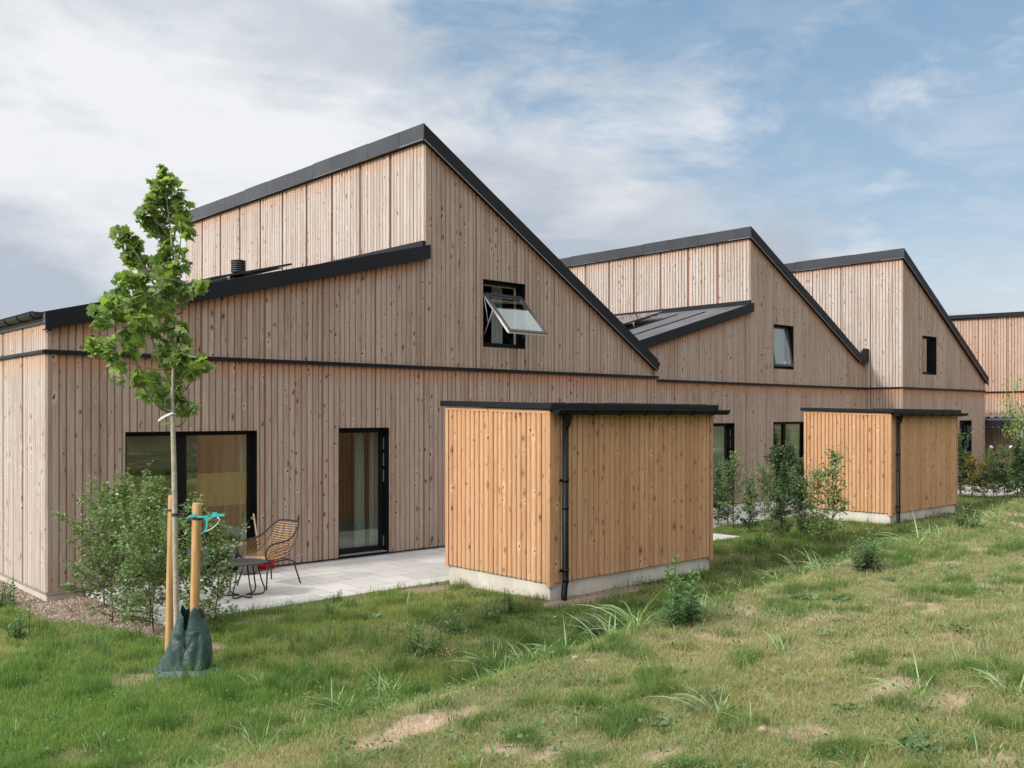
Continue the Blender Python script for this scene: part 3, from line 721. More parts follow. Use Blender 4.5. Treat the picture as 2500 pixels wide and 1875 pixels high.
m = MB(); m.box(36.62, 36.66, 12.3, 16.6, .28, .42); m.build('rail', M['black'], cn)
# ---------------------------------------------------------------- scooter
sc_p = at(2433, 1150, 33.6)
sx, sy = 35.2, 13.1
sxp = at(2434, 1085, 33.2)
scr = thing('motor_scooter', 'red and black motor scooter with white mirrors parked facing out under the canopy', 'scooter', (sxp.x, sxp.y, -.02), math.radians(47.5+180))
# local +x is the way it faces
def lt_(pts, r, n=8): mm = MB(); mm.tube(pts, r, n); return mm
for xx in (.62, -.62):
    m = MB(); m.lathe([(.17, -.05), (.25, -.055), (.27, 0), (.25, .055), (.17, .05), (.17, -.05)], 24)
    w = m.build('wheel', M['rubber'], scr); w.rotation_euler = (PI/2, 0, 0); w.location = (xx, 0, .27)
    m = MB(); m.lathe([(.0, .03), (.16, .03), (.17, .0), (.16, -.03), (0, -.03)], 16); m.build('rim', M['steel'], w)
m = MB()
m.add([(.30, -.2, .35), (.30, .2, .35), (.52, -.13, .62), (.52, .13, .62), (.42, -.2, .92), (.42, .2, .92), (.30, -.15, 1.02), (.30, .15, 1.02), (.2, -.16, .35), (.2, .16, .35)],
      [(0, 1, 3, 2), (2, 3, 5, 4), (4, 5, 7, 6), (0, 2, 4, 6, 8), (1, 9, 7, 5, 3), (6, 7, 9, 8)])
m.build('front_shield', M['red_paint'], scr, bevel=.03)
m = MB(); m.box(.24, .48, -.24, .24, .93, 1.10); m.build('headset', M['black_tube'], scr, bevel=.06)
m = MB(); m.box(.46, .56, -.06, .06, .62, .80); m.build('headlight', M['white'], scr, bevel=.03)
m = MB(); m.box(-.95, .25, -.17, .17, .28, .42); m.box(-.95, -.1, -.18, .18, .42, .72); m.build('body', M['red_paint'], scr, bevel=.06)
m = MB(); m.box(-.95, -.05, -.15, .15, .72, .82); m.build('seat', M['black_tube'], scr, bevel=.04)
for s_ in (-1, 1):
    m = MB(); m.tube([(.3, .1*s_, 1.05), (.22, .34*s_, 1.08)], .016); m.build('handlebar', M['black_tube'], scr)
    m = MB(); m.tube([(.28, .2*s_, 1.07), (.27, .30*s_, 1.22)], .01, 6); a_ = m.build('mirror_stem', M['black_tube'], scr)
    m = MB(); m.lathe([(0, -.075), (.04, -.05), (.05, 0), (.04, .05), (0, .075)], 12); q = m.build('mirror', M['white'], scr); q.location = (.27, .34*s_, 1.26); q.rotation_euler = (s_*-1.1, 0, 0)
m = MB(); m.tube([(.36, 0, .9), (.62, 0, .27)], .035); m.build('fork', M['black_tube'], scr)
# ---------------------------------------------------------------- sheds
def make_shed():
    root = thing('garden_shed', 'near honey coloured timber shed beside the patio, seven gutter clips', 'shed', (SHEDS[0][0], SHEDS[0][1], 0))
    L, D = SL, SD
    m = MB(); m.box(.03, L-.03, .03, D-.03, -.4, .265); m.build('plinth', M['concrete'], root, bevel=.008)
    zt = lambda y: 2.42+.03*y/D*2
    pl = lambda s, n, z: (.012-n, s, z); pf_ = lambda s, n, z: (s, .012-n, z)
    pr_ = lambda s, n, z: (L-.012+n, s, z)
    m = MB(); clad(m, .06, D-.06, .24, lambda s: zt(s)-.045, pl, bw=.0945, module=None, stain=True, gap=.012, thick=.026)
    # frame boards at corners and top
    def brd(p0, p1, z0, z1f, side):
        tone = random.random(); ou, ov = random.random()*40, random.random()*40
        vs = []; at_ = []
        for s_ in (p0, p1):
            for n_ in (-.01, .03):
                for top in (0, 1):
                    z = z1f(s_) if top else z0(s_) if callable(z0) else z0
                    vs.append(side(s_, n_, z)); at_.append((s_-p0+n_+ou, z+ov, tone, 5) if abs(p1-p0) < .3 else (z+ou, s_+ov, tone, 5))
        m.add(vs, [(0, 1, 3, 2), (4, 6, 7, 5), (0, 4, 5, 1), (2, 3, 7, 6), (0, 2, 6, 4), (1, 5, 7, 3)], at_)
    brd(D-.06, D, .22, lambda s: zt(s), pl); brd(-.01, .055, .19, lambda s: zt(s), pl)
    brd(.056, D-.061, lambda s: zt(s)-.045, lambda s: zt(s), pl)
    m.build('wall', M['clad_new'], root)['label'] = 'narrow end wall with framing boards'
    m = MB(); clad(m, .08, L-.07, .24, lambda s: 2.40, pf_, bw=.103, module=None, stain=False, gap=.012, thick=.026)
    brd(-.017, .072, .19, lambda s: 2.40, pf_); brd(L-.065, L, .19, lambda s: 2.40, pf_)
    clad(m, .01, D, .24, lambda s: zt(s), pr_, bw=.1, module=None, stain=False, gap=.007)
    clad(m, 0, L, .24, lambda s: 2.47, lambda s, n, z: (s, D-.012+n, z), bw=.1, module=None, stain=False, gap=.007)
    m.build('wall', M['clad_new'], root)['label'] = 'long wall beside the downpipe'
    m = MB(); m.box(.02, L-.02, .02, D-.02, .25, 2.40); m.build('backing_board', M['backing'], root)
    # roof with verge boards
    m = MB()
    m.prism([(-.06, 2.43), (D+.06, 2.485), (D+.06, 2.55), (-.06, 2.495)], -.045, L+.05, 'x')
    ro = m.build('roof', M['roofing'], root)
    m = MB(); m.prism([(-.075, 2.435), (D+.07, 2.49), (D+.07, 2.565), (-.075, 2.512)], -.06, -.046, 'x'); m.prism([(-.075, 2.435), (D+.07, 2.49), (D+.07, 2.565), (-.075, 2.512)], L+.051, L+.065, 'x')
    m.box(-.046, L+.051, -.076, -.0605, 2.425, 2.505); m.build('verge_board', M['black'], ro, bevel=.004)
    m = MB()
    for k in range(8):
        m.box(.2+k*.43, .2+k*.43+.012, -.06, D, 2.512, 2.52, Matrix.Rotation(0, 4, 'X'))
    m.prism([(-.05, 2.43), (0, 2.43), (0, 2.435), (-.05, 2.435)], -.06, 0, 'x')
    m.build('seam', M['gutter'], ro)
    # gutter
    gy_, gz_, gr = -.14, 2.425, .066
    pr2 = [(gy_-gr*math.cos(a), gz_-gr*math.sin(a)) for a in np.linspace(0, PI, 11)]
    m = MB(); n_ = len(pr2); x0_, x1_ = -.03, L+.17
    m.add([(x0_, p[0], p[1]) for p in pr2]+[(x1_, p[0], p[1]) for p in pr2], [(i, i+1, i+1+n_, i+n_) for i in range(n_-1)], smooth=True)
    m.add([(x0_, p[0], p[1]) for p in pr2], [tuple(range(n_))]); m.add([(x1_, p[0], p[1]) for p in pr2], [tuple(range(n_))])
    m.tube([(x0_, gy_-gr, gz_+.002), (x1_, gy_-gr, gz_+.002)], .007, 6)
    g_ = m.build('gutter', M['gutter'], root)
    for k in range(7):
        m = MB(); xx = .12+k*.52; pts = [(xx, gy_+(p[0]-gy_)*1.08, gz_+(p[1]-gz_)*1.08) for p in pr2]; m.tube(pts, .006, 5); m.box(xx-.007, xx+.007, gy_-gr-.014, gy_-gr, gz_-.012, gz_+.012)
        m.build('gutter_clip', M['gutter'], g_)
    # downpipe
    px_, py_ = .205, -.075
    m = MB(); m.lathe([(.078, .01), (.076, -.03), (.043, -.14), (.043, -.18)], 16, (px_, py_-.03, 2.39)); dp = None
    m.tube([(px_, py_, 2.28), (px_, py_, .235), (px_-.015, py_, .20), (px_-.05, py_-.02, .05), (px_-.055, py_-.03, .0)], .040, 14, cap=True)
    for zz in (2.24, .27, 1.18): m.tube([(px_, py_, zz-.02), (px_, py_, zz+.02)], .043, 14)
    dp = m.build('downpipe', M['gutter'], root)
    for zz in (1.53, .39):
        m = MB(); m.tube([(px_, py_, zz-.02), (px_, py_, zz+.02)], .046, 14); m.box(px_-.085, px_+.085, py_+.02, py_+.028, zz-.018, zz+.018)
        m.build('pipe_bracket', M['gutter'], dp)
    return root
s1 = make_shed()
s1['label'] = 'nearer honey coloured timber shed, patio running up to its left side'
s2 = copy_tree(s1); s2.location = (SHEDS[1][0], SHEDS[1][1], -.03)
s2['label'] = 'farther honey coloured timber shed behind the young hedge'
for o in (s1, s2): o['group'] = 'timber garden sheds in front of the houses'
# ---------------------------------------------------------------- patios
def slab(x0, x1, y0, y1, z=-.02):
    m = MB(); m.box(x0, x1, y0, y1, z-.06, z); return tag(m.build('patio', M['paver'], bevel=.004), kind='structure')
slab(4.37, 15.82, 10.66, YA-.13); slab(16.8, 28.3, 11.95, YB-.13); slab(28.95, 39, 10.9, YA-.13)
for (x0, x1, yy) in ((4.6, 15.8, YA), (16.8, 28.3, YB), (28.95, 34.9, YA)):
    m = MB(); m.box(x0, x1, yy-.128, yy-.03, -.07, -.022)
    for k in range(int((x1-x0)/.05)): m.box(x0+k*.05, x0+k*.05+.02, yy-.126, yy-.032, -.0218, -.017)
    tag(m.build('drain_channel', M['steel'], None), 'grey slotted drain channel along the foot of the wall of the %s house' % ('near' if x0 < 5 else 'middle' if x0 < 20 else 'far'), 'drain')
m = MB(); m.box(8.45, 9.38, YA-.02, YA+.1, .001, .03); m.build('door_sill', M['steel'], h1)
# ---------------------------------------------------------------- scattering
def scatter(tv, tf, pos, R, sc):
    """template verts (n,3), tris (m,3); pos (k,3), R (k,3,3), sc (k,)"""
    k = len(pos); V_ = np.einsum('kij,nj->kni', R, tv)*sc[:, None, None]+pos[:, None, :]
    F_ = tf[None]+(np.arange(k)*len(tv))[:, None, None]
    return V_.reshape(-1, 3), F_.reshape(-1, 3)
def rot_from(dirs, roll):
    """matrices whose local y points along dirs, local z roughly up, rolled"""
    y = dirs/np.linalg.norm(dirs, axis=1, keepdims=True)
    up = np.tile(np.array([0, 0, 1.]), (len(y), 1)); bad = np.abs(y[:, 2]) > .97; up[bad] = [1, 0, 0]
    x = np.cross(y, up); x /= np.linalg.norm(x, axis=1, keepdims=True); z = np.cross(x, y)
    c_, s_ = np.cos(roll)[:, None], np.sin(roll)[:, None]
    x2 = x*c_+z*s_; z2 = -x*s_+z*c_
    return np.stack([x2, y, z2], -1)
# leaf templates (length along y, unit size)
def leaf_oval():
    v = [(0, 0, 0), (-.28, .35, .07), (0, .4, 0), (.28, .35, .07), (-.2, .75, .04), (0, .8, -.04), (.2, .75, .04), (0, 1.05, -.12)]
    f = [(0, 2, 1), (0, 3, 2), (1, 2, 5), (1, 5, 4), (2, 3, 6), (2, 6, 5), (4, 5, 7), (5, 6, 7)]
    return np.array(v), np.array(f)
def leaf_small():
    v = [(0, 0, 0), (-.33, .45, .09), (0, 1, -.06), (.33, .45, .09), (0, .5, -.02)]
    return np.array(v), np.array([(0, 4, 1), (0, 3, 4), (1, 4, 2), (4, 3, 2)])
def leaf_maple():
    out = [(0, 0), (.16, -.05), (.50, .02), (.36, .16), (.62, .34), (.44, .36), (.60, .70), (.38, .60), (.30, .52), (.26, .78), (.13, .74), (0, 1.08)]
    pts = out+[(-x, y) for x, y in out[-2:0:-1]]
    v = [(0, .34, -.03)]; 
    for x, y in pts: v.append((x, y, -.16*abs(x)**1.5-.10*max(0, y-.3)**2+.05*math.sin(x*9+y*5)))
    n = len(pts); f = [(0, 1+i, 1+(i+1) % n) for i in range(n)]
    return np.array(v), np.array(f)
LO, LS, LM = leaf_oval(), leaf_small(), leaf_maple()
# ---------------------------------------------------------------- maple
tree = thing('maple_tree', 'young staked maple with a tall narrow crown in front of the near house', 'tree')
TD = 8.95
def tp(px, py, dd=0.0): return at(px, py, TD+dd)
trunk_px = [(432, 1625), (431, 1530), (429, 1400), (427, 1280), (425, 1150), (422, 1030), (421, 960), (424, 880), (430, 800), (428, 720), (424, 640), (416, 560), (406, 480), (399, 425)]
m = MB(); tr_pts = [tp(*p) for p in trunk_px]; tr_pts[0].z = -.05
m.tube(tr_pts, [.031, .027, .026, .025, .024, .021, .017, .014, .012, .010, .0085, .007, .005, .003], 10)
trunk = m.build('trunk', M['bark'], tree)
# limbs: from trunk px to tip px with depth offset, then leaf clusters along them
limbs = [((424, 1010), (330, 930), -.25), ((424, 1000), (455, 850), .2), ((422, 985), (290, 830), .15), ((424, 950), (345, 760), -.1), ((425, 900), (250, 860), .1),
         ((427, 880), (505, 880), -.15), ((428, 860), (300, 700), .2), ((429, 830), (350, 620), .25), ((429, 800), (250, 790), -.25), ((428, 770), (480, 700), .1),
         ((428, 760), (320, 600), -.05), ((427, 700), (300, 575), .1), ((427, 680), (445, 560), -.15), ((425, 650), (365, 500), .1), ((420, 600), (440, 470), .1),
         ((415, 560), (350, 500), -.1), ((410, 520), (380, 430), .05), ((425, 960), (480, 920), .2), ((424, 1040), (470, 1000), .1), ((424, 990), (385, 920), .3), ((430, 740), (490, 705), -.2)]
m = MB()
for (a_, b_, dd) in limbs:
    p0 = tp(*a_); p1 = tp(b_[0], b_[1], dd); mid = (p0+p1)/2+Vector((0, 0, -.05)); q = p0.lerp(mid, .5)+Vector((0, 0, -.02))
    m.tube([p0, q, mid, mid.lerp(p1, .5)+Vector((0, 0, .02)), p1], [.010, .009, .007, .005, .0025], 6)
m.build('branch', M['twig'], trunk)
# clusters: px, py, radius px, depth offset, n leaves
cl = [(399, 412, 9, 0, 8), (400, 440, 18, 0, 18), (385, 460, 22, .05, 16), (415, 462, 28, 0, 30), (400, 485, 30, .1, 30), (375, 500, 26, -.05, 28), (440, 500, 24, .05, 26), (352, 528, 22, 0, 18),
      (400, 525, 34, .1, 34), (440, 540, 24, 0, 26), (380, 555, 26, .1, 22), (450, 570, 18, -.1, 18), (300, 572, 22, 0, 20), (310, 598, 26, .05, 24), (340, 600, 14, .1, 8), (405, 580, 24, .1, 20), (432, 610, 22, 0, 14),
      (322, 628, 24, .1, 22), (352, 645, 22, .1, 20), (360, 672, 20, .1, 12), (402, 640, 30, .05, 28), (440, 650, 20, -.05, 20), (310, 680, 24, -.1, 18), (300, 705, 30, 0, 28), (350, 700, 26, .15, 18), (400, 690, 32, -.1, 30),
      (440, 705, 24, 0, 22), (485, 702, 16, -.2, 14), (275, 740, 34, .05, 36), (320, 745, 34, -.1, 34), (370, 745, 30, .1, 22), (415, 750, 30, 0, 26), (250, 775, 28, -.1, 26), (295, 785, 32, .1, 26), (345, 790, 36, -.15, 36),
      (385, 800, 28, .1, 16), (430, 795, 26, 0, 24), (228, 838, 22, -.25, 22), (255, 850, 30, .1, 34), (275, 870, 18, .05, 10), (320, 830, 28, 0, 20), (330, 850, 26, .1, 10), (395, 845, 22, .1, 12), (445, 820, 22, .1, 18), (450, 850, 20, 0, 14),
      (400, 880, 20, .2, 12), (440, 880, 26, 0, 28), (490, 890, 26, -.15, 24), (470, 905, 24, 0, 18), (430, 910, 24, .2, 20), (300, 920, 22, .1, 8), (335, 925, 24, -.2, 18), (370, 920, 22, .3, 12), (385, 945, 24, .3, 14), (365, 965, 22, 0, 16),
      (400, 975, 22, 0, 16), (430, 955, 28, .1, 22), (455, 985, 16, .1, 8), (435, 1005, 18, .1, 6), (470, 1000, 16, .1, 9), (407, 1034, 6, .05, 1), (290, 895, 14, 0, 5)]
pos = []; 
for (px_, py_, r_, dd, n_) in cl:
    n_ = int(n_*1.12)+1; rr = r_*1.12/F_PX*TD; c_ = np.array(tp(px_, py_, dd))
    pts = rng.normal(size=(n_, 3)); pts /= np.linalg.norm(pts, axis=1, keepdims=True); pts *= (rng.random((n_, 1))**.45)*rr*np.array([1, 1, 1.0])
    pts[:, :2] *= 1.0
    pos.append(c_+pts)
pos = np.concatenate(pos); k = len(pos)
dirs = rng.normal(size=(k, 3)); dirs[:, 2] = dirs[:, 2]*.5-.55
sc_ = .05+.075*rng.random(k)**1.2
Vv, Ff = scatter(LM[0], LM[1], pos-dirs/np.linalg.norm(dirs, axis=1, keepdims=True)*.04, rot_from(dirs, rng.normal(0, .7, k)), sc_)
np_mesh('crown', Vv, Ff, M['maple'], tree, {'tone': np.repeat(np.clip(rng.beta(2, 2.6, k), 0, 1), len(LM[0]))})
# stakes
def stake_obj(pb, pt, r, label):
    b_ = Vector(pb); t_ = Vector(pt)
    m = MB(); n_ = 8
    pts = [(b_-b_).lerp(t_-b_, i/n_) for i in range(n_+1)]
    pts.append((t_-b_)+Vector((0, 0, .012)))
    m.tube(pts, [r*(1+.02*math.sin(i*2.1)) for i in range(n_+1)]+[r*.82], 16)
    o = m.build('tree_stake', M['stake']); o.location = b_; return tag(o, label, 'stake', 'round timber stakes beside the maple')
a_ = at(412, 1602, 9.33); a_.z = -.1; b_ = at(421, 1212, 9.33)
stake_obj(a_, b_, .040, 'round timber stake left of the maple trunk and partly hidden by it')
a_ = at(472, 1645, 8.76); a_.z = -.1; b_ = at(481, 1231, 8.76)
stake_obj(a_, b_, .0415, 'round timber stake right of the maple trunk rising out of the green bag')
# strap
L1 = at(420, 1245, 9.33); L2 = at(481, 1265, 8.76); TR = at(427, 1256, 8.95)
def ring_pts(c, r, n=20, tilt=0, a0=0, a1=2*PI): return [c+Vector((r*math.cos(a), r*math.sin(a), tilt*math.cos(a))) for a in np.linspace(a0, a1, n)]
def band(m, pts, hgt, th=.003):
    vs = []
    for p in pts: vs += [p+Vector((0, 0, -hgt/2)), p+Vector((0, 0, hgt/2))]
    m.add(vs, [(2*i, 2*i+2, 2*i+3, 2*i+1) for i in range(len(pts)-1)])
m = MB(); band(m, ring_pts(L1, .043), .022); band(m, ring_pts(TR, .033), .026); band(m, ring_pts(L2, .045), .028)
band(m, [L1+Vector((.0, -.043, 0)), L1.lerp(TR, .5)+Vector((0, -.02, -.012)), TR+Vector((0, .03, 0))], .02)
band(m, [TR+Vector((.02, -.028, 0)), TR.lerp(L2, .3)+Vector((0, 0, -.02)), TR.lerp(L2, .6)+Vector((0, 0, -.018)), L2+Vector((-.035, -.03, 0))], .02)
band(m, [TR+Vector((.03, 0, 0)), TR+Vector((.07, 0, .03)), TR+Vector((.10, 0, .055)), TR+Vector((.07, -.02, .02))], .012)
tag(m.build('tree_strap', M['strap']), 'black rubber strap tying the maple to both stakes', 'strap')
R3 = Vector((sa, -ca, 0)); FW = Vector((ca, sa, 0))
def rp(px, py, dd=0.0): return at(px, py, 8.70+dd)
m = MB()
band(m, [rp(468, 1249), rp(474, 1256), rp(481, 1262), rp(490, 1262), rp(500, 1261), rp(514, 1261)], .018)
band(m, [rp(455, 1266), rp(462, 1260), rp(472, 1259), rp(481, 1262)], .016)
band(m, [rp(500, 1267), rp(508, 1263), rp(515, 1258), rp(522, 1253), rp(531, 1254)], .020)
band(m, [rp(512, 1266), rp(520, 1260), rp(530, 1257), rp(548, 1258)], .022)
band(m, [rp(509, 1262), rp(516, 1257), rp(520, 1252)], .016)
for pth in ([(504, 1264), (505, 1275), (504, 1288), (500, 1296), (492, 1302)],):
    vs = []
    for (x_, y_) in pth: vs += [rp(x_-1.6, y_), rp(x_+1.6, y_+1)]
    m.add(vs, [(2*i, 2*i+1, 2*i+3, 2*i+2) for i in range(len(pth)-1)])
tag(m.build('ribbon', M['teal']), 'turquoise ribbon knotted round the right hand stake', 'ribbon')
m = MB(); m.tube([rp(530, 1262), rp(537, 1268), rp(532, 1278), rp(518, 1290), rp(502, 1298)], .004, 6)
tag(m.build('cord', M['tagw']), 'grey cord hanging in a loop below the turquoise ribbon', 'cord')
m = MB(); vs = []
for (x_, y_, w_) in [(422, 1008, 3), (414, 1012, 4), (403, 1017, 4), (392, 1024, 5), (386, 1029, 4)]: vs += [at(x_, y_-w_, TD-.06), at(x_, y_+w_*.3, TD-.06)]
m.add(vs, [(2*i, 2*i+1, 2*i+3, 2*i+2) for i in range(4)]); m.tube(ring_pts(at(423, 1011, TD), .026, 14), .004, 5)
tag(m.build('paper_tag', M['tagw']), 'white paper strip tag tied round the maple trunk under its crown', 'tag')
# ---------------------------------------------------------------- watering bag
bc = at(457, 1632, 8.78); bag = thing('watering_bag', 'slumped green tarpaulin watering bag zipped round the foot of the maple', 'watering bag', (bc.x, bc.y, tz(bc.x, bc.y)-.01), math.radians(47.568-90))
# local x = right in view, local -y = toward viewer
nu, nv = 96, 34; vs = []
def prof_x(tv, side):
    # half widths read along the height, left / right of the seam
    L_ = ((0, .275), (.06, .265), (.28, .215), (.50, .165), (.62, .150), (.72, .118), (.88, .085), (1, .060))
    R_ = ((0, .20), (.06, .215), (.20, .235), (.40, .232), (.58, .225), (.66, .205), (.80, .175), (.92, .150), (1, .125))
    return float(np.interp(tv, [a for a, _ in (L_ if side < 0 else R_)], [b for _, b in (L_ if side < 0 else R_)]))
for j in range(nv+1):
    tv = j/nv
    wy = .175*(1-tv)+.085*tv; pin = math.exp(-((tv-.60)/.055)**2)
    for i in range(nu):
        a = 2*PI*i/nu-PI/2; ca_, sa_ = math.cos(a), math.sin(a)
        wx = prof_x(tv, ca_); b_ = 1-tv
        deep = .17*max(0, math.sin(2.0*a-.9))*(.3+b_)+.055*math.sin(5*a+2.2*tv+1)*(.4+b_)+.03*math.sin(9*a-4*tv)+.014*math.sin(17*a+7*tv)
        fold = 1-deep*(1-.6*tv)-(.10*pin*(.5+.5*math.sin(3*a+.8)))
        gr_ = 1-.06*math.exp(-((a+PI/2)/.09)**2)-.13*math.exp(-((a+PI/2-.55)/.13)**2)*(tv < .62)-.18*math.exp(-((a+PI/2-.95)/.16)**2)*b_*1.2
        sq = (abs(ca_)**.85)*(1 if ca_ > 0 else -1)
        x_ = wx*sq*(1-(1-fold)*.5); y_ = wy*sa_*fold*gr_
        top = .585+.03*math.sin(2*a+2.6)+.02*math.sin(5*a)-.15*math.exp(-((a+PI/2-.08)/.20)**2)
        vs.append((x_+.01*math.sin(tv*9+a*3)*b_, y_, tv*top))
fs = [(j*nu+i, j*nu+(i+1) % nu, (j+1)*nu+(i+1) % nu, (j+1)*nu+i) for j in range(nv) for i in range(nu)]
m = MB(); m.add(vs, fs, smooth=True); bo = m.build('bag_body', M['tarp'], bag)
sd = bo.modifiers.new('solid', 'SOLIDIFY'); sd.thickness = .004
m = MB(); zp = []
for j in range(0, nv+1):
    v_ = vs[j*nu]; zp += [(v_[0]-.006+.02*math.sin(j*.35)*(1-j/nv), v_[1]-.008, v_[2]), (v_[0]+.006+.02*math.sin(j*.35)*(1-j/nv), v_[1]-.008, v_[2])]
m.add(zp, [(2*i, 2*i+1, 2*i+3, 2*i+2) for i in range(nv)]); m.build('zipper', M['black_tube'], bag)
m = MB(); hp = [Vector((.105, -.01, .60)), Vector((.125, -.015, .615)), Vector((.155, -.015, .59)), Vector((.168, -.015, .545)), Vector((.155, -.012, .52)), Vector((.135, -.01, .54))]
vs2 = []
for p_ in hp: vs2 += [p_+Vector((0, -.02, 0)), p_+Vector((0, .02, 0))]
m.add(vs2, [(2*i, 2*i+2, 2*i+3, 2*i+1) for i in range(len(hp)-1)]); m.build('handle', M['strap'], bag)
m = MB(); sk = []
for i in range(40):
    a = 2*PI*i/40; r1 = 1+.12*math.sin(5*a)+.07*math.sin(11*a)
    sk += [(.26*math.cos(a)*r1, .16*math.sin(a)*r1, .06), (.315*math.cos(a)*r1, .22*math.sin(a)*r1, .012)]
m.add(sk, [(2*i, 2*((i+1) % 40), 2*((i+1) % 40)+1, 2*i+1) for i in range(40)], smooth=True); m.build('bag_skirt', M['tarp'], bag)
# ---------------------------------------------------------------- shrubs
def shrub_mesh(seed, H=1.5, W=.36, nb=22, leaves=1500, lsz=.045, shape='cone', bare_low=.12):
    r_ = np.random.default_rng(seed); rd = random.Random(seed)
    m = MB(); stem = []; p = Vector((0, 0, 0)); lean = Vector((rd.uniform(-.06, .06), rd.uniform(-.06, .06), 1))
    for i in range(9):
        stem.append(Vector((lean.x*i/8*H+.015*math.sin(i*1.7+seed), lean.y*i/8*H+.015*math.cos(i*1.3+seed), H*.96*i/8)))
    m.tube(stem, [.012*(1-i/9.5) for i in range(9)], 6)
    pts = []; dr = []
    for b in range(nb):
        tt = bare_low+(1-bare_low)*(b+.5)/nb; fi = tt*8; i0 = min(int(fi), 7); base = stem[i0].lerp(stem[i0+1], fi-i0)
        a = rd.uniform(0, 2*PI); Lb = W*(1.25-.85*tt)*rd.uniform(.6, 1.25)
        if shape == 'bush': Lb = W*(1.15-.75*abs(tt-.45))*rd.uniform(.6, 1.3)
        up = rd.uniform(.15, .8)+.6*tt
        d_ = Vector((math.cos(a), math.sin(a), up)).normalized(); n_ = 6
        q = [base+d_*Lb*j/n_+Vector((0, 0, -.03*(j/n_)**2*Lb/W)) for j in range(n_+1)]
        m.tube(q, [.006*(1-j/8) for j in range(n_+1)], 4)
        nl = int(leaves/nb*(Lb/W))
        for _ in range(nl):
            s_ = rd.random()**.75; c_ = base+d_*Lb*s_; sp = .034+.022*(1-s_)
            pts.append((c_.x+rd.gauss(0, sp), c_.y+rd.gauss(0, sp), c_.z+rd.gauss(0, sp*.75))); dr.append((d_.x+rd.gauss(0, .7), d_.y+rd.gauss(0, .7), rd.gauss(-.05, .45)))
    for _ in range(7 if leaves > 2200 else 2):                                  # long upright shoots that break the outline
        a = rd.uniform(0, 2*PI); b0 = Vector((math.cos(a)*W*.3*rd.random(), math.sin(a)*W*.3*rd.random(), H*rd.uniform(.35, .6))); d_ = Vector((math.cos(a)*rd.uniform(.1, .6), math.sin(a)*rd.uniform(.1, .6), 1)).normalized(); Lb = H*rd.uniform(.35, .62)
        m.tube([b0, b0+d_*Lb*.5, b0+d_*Lb], [.005, .0035, .0015], 4)
        for _q in range(int(Lb*75)):
            c_ = b0+d_*Lb*rd.random()**.8; pts.append((c_.x+rd.gauss(0, .022), c_.y+rd.gauss(0, .022), c_.z+rd.gauss(0, .02))); dr.append((rd.gauss(0, 1), rd.gauss(0, 1), rd.gauss(.3, .4)))
    for _ in range(int(leaves*.06)):
        s_ = rd.uniform(.75, 1.0); c_ = stem[min(8, int(s_*8))]
        pts.append((c_.x+rd.gauss(0, .03), c_.y+rd.gauss(0, .03), s_*H+rd.gauss(0, .03))); dr.append((rd.gauss(0, 1), rd.gauss(0, 1), rd.gauss(.5, .4)))
    pts = np.array(pts); dr = np.array(dr); k = len(pts)
    V_, F_ = scatter(LS[0], LS[1], pts, rot_from(dr, r_.normal(0, .6, k)), r_.uniform(.6, 1.25, k)*lsz)
    tone = np.repeat(np.clip(r_.beta(1.3, 1.7, k)*.9+.25*(pts[:, 2]/H-.5), 0, 1), len(LS[0]))
    return m, V_, F_, tone
protos = {}
def shrub(kind, x, y, z, rz, sc, label, group, name='hedge_shrub', szc=None):
    spec = {'a': (11, 1.65, .62, 40, 3100, .054, 'bush', .06, 'hedge'), 'b': (12, 1.7, .50, 34, 2500, .052, 'cone', .08, 'hedge'), 'c': (14, 1.35, .26, 26, 1300, .052, 'cone', .10, 'hedge'),
            'd': (15, 1.3, .26, 26, 2000, .056, 'cone', .08, 'hedge_dark'), 'e': (16, 1.5, .50, 36, 4200, .062, 'bush', .1, 'hedge_dark'), 'f': (18, 1.2, .34, 28, 2200, .060, 'bush', .12, 'hedge_warm'), 'g': (19, 1.25, .30, 26, 1700, .056, 'bush', .14, 'hedge_dark')}[kind]
    if kind not in protos:
        m, V_, F_, tone = shrub_mesh(*spec[:8]); root = thing(name, label, 'shrub', (x, y, z), rz, group)
        m.build('stem', M['twig'], root); np_mesh('foliage', V_, F_, M[spec[8]], root, {'tone': tone}); protos[kind] = root
        o = root
    else:
        o = copy_tree(protos[kind]); o.location = (x, y, z); o.rotation_euler = (0, 0, rz); tag(o, label, 'shrub', group)
    o.scale = (sc, sc, szc or sc); return o
GL = 'shrubs of the young hedge at the left of the near patio'
left = [('a', 4.32, 12.45, .9, .90, 'leafy shrub nearest the left corner of the near house, standing on gravel'), ('b', 4.42, 11.95, 2.2, 1.0, 'second leafy shrub from the left house corner, against the wide window'), ('a', 4.05, 11.45, 4.0, .78, 'low bushy shrub in the soil strip, third from the left house corner'),
        ('b', 4.30, 10.95, 5.3, .98, 'tall thin-topped shrub just left of the maple stakes'), ('a', 4.15, 10.45, 1.5, .74, 'short bushy shrub left of the foot of the left stake'), ('c', 4.40, 9.95, 3.2, 1.1, 'leafy shrub right behind the maple trunk and stakes'), ('c', 4.55, 9.70, 5.0, .95, 'leafy shrub right of the stakes whose twigs reach over the patio')]
for (k_, x_, y_, r_, s_, lb) in left: shrub(k_, x_, y_, tz(x_, y_)-.02, r_, s_, lb, GL)
GMd = 'saplings of the young hedge between the two sheds'
mid = [('d', 1752, 1286, 1.05), ('b', 1790, 1292, 1.05), ('d', 1830, 1300, .95), ('b', 1868, 1312, .92), ('d', 1905, 1316, .98), ('g', 1955, 1322, 1.08), ('c', 1992, 1327, 1.15), ('c', 2031, 1335, 1.45)]
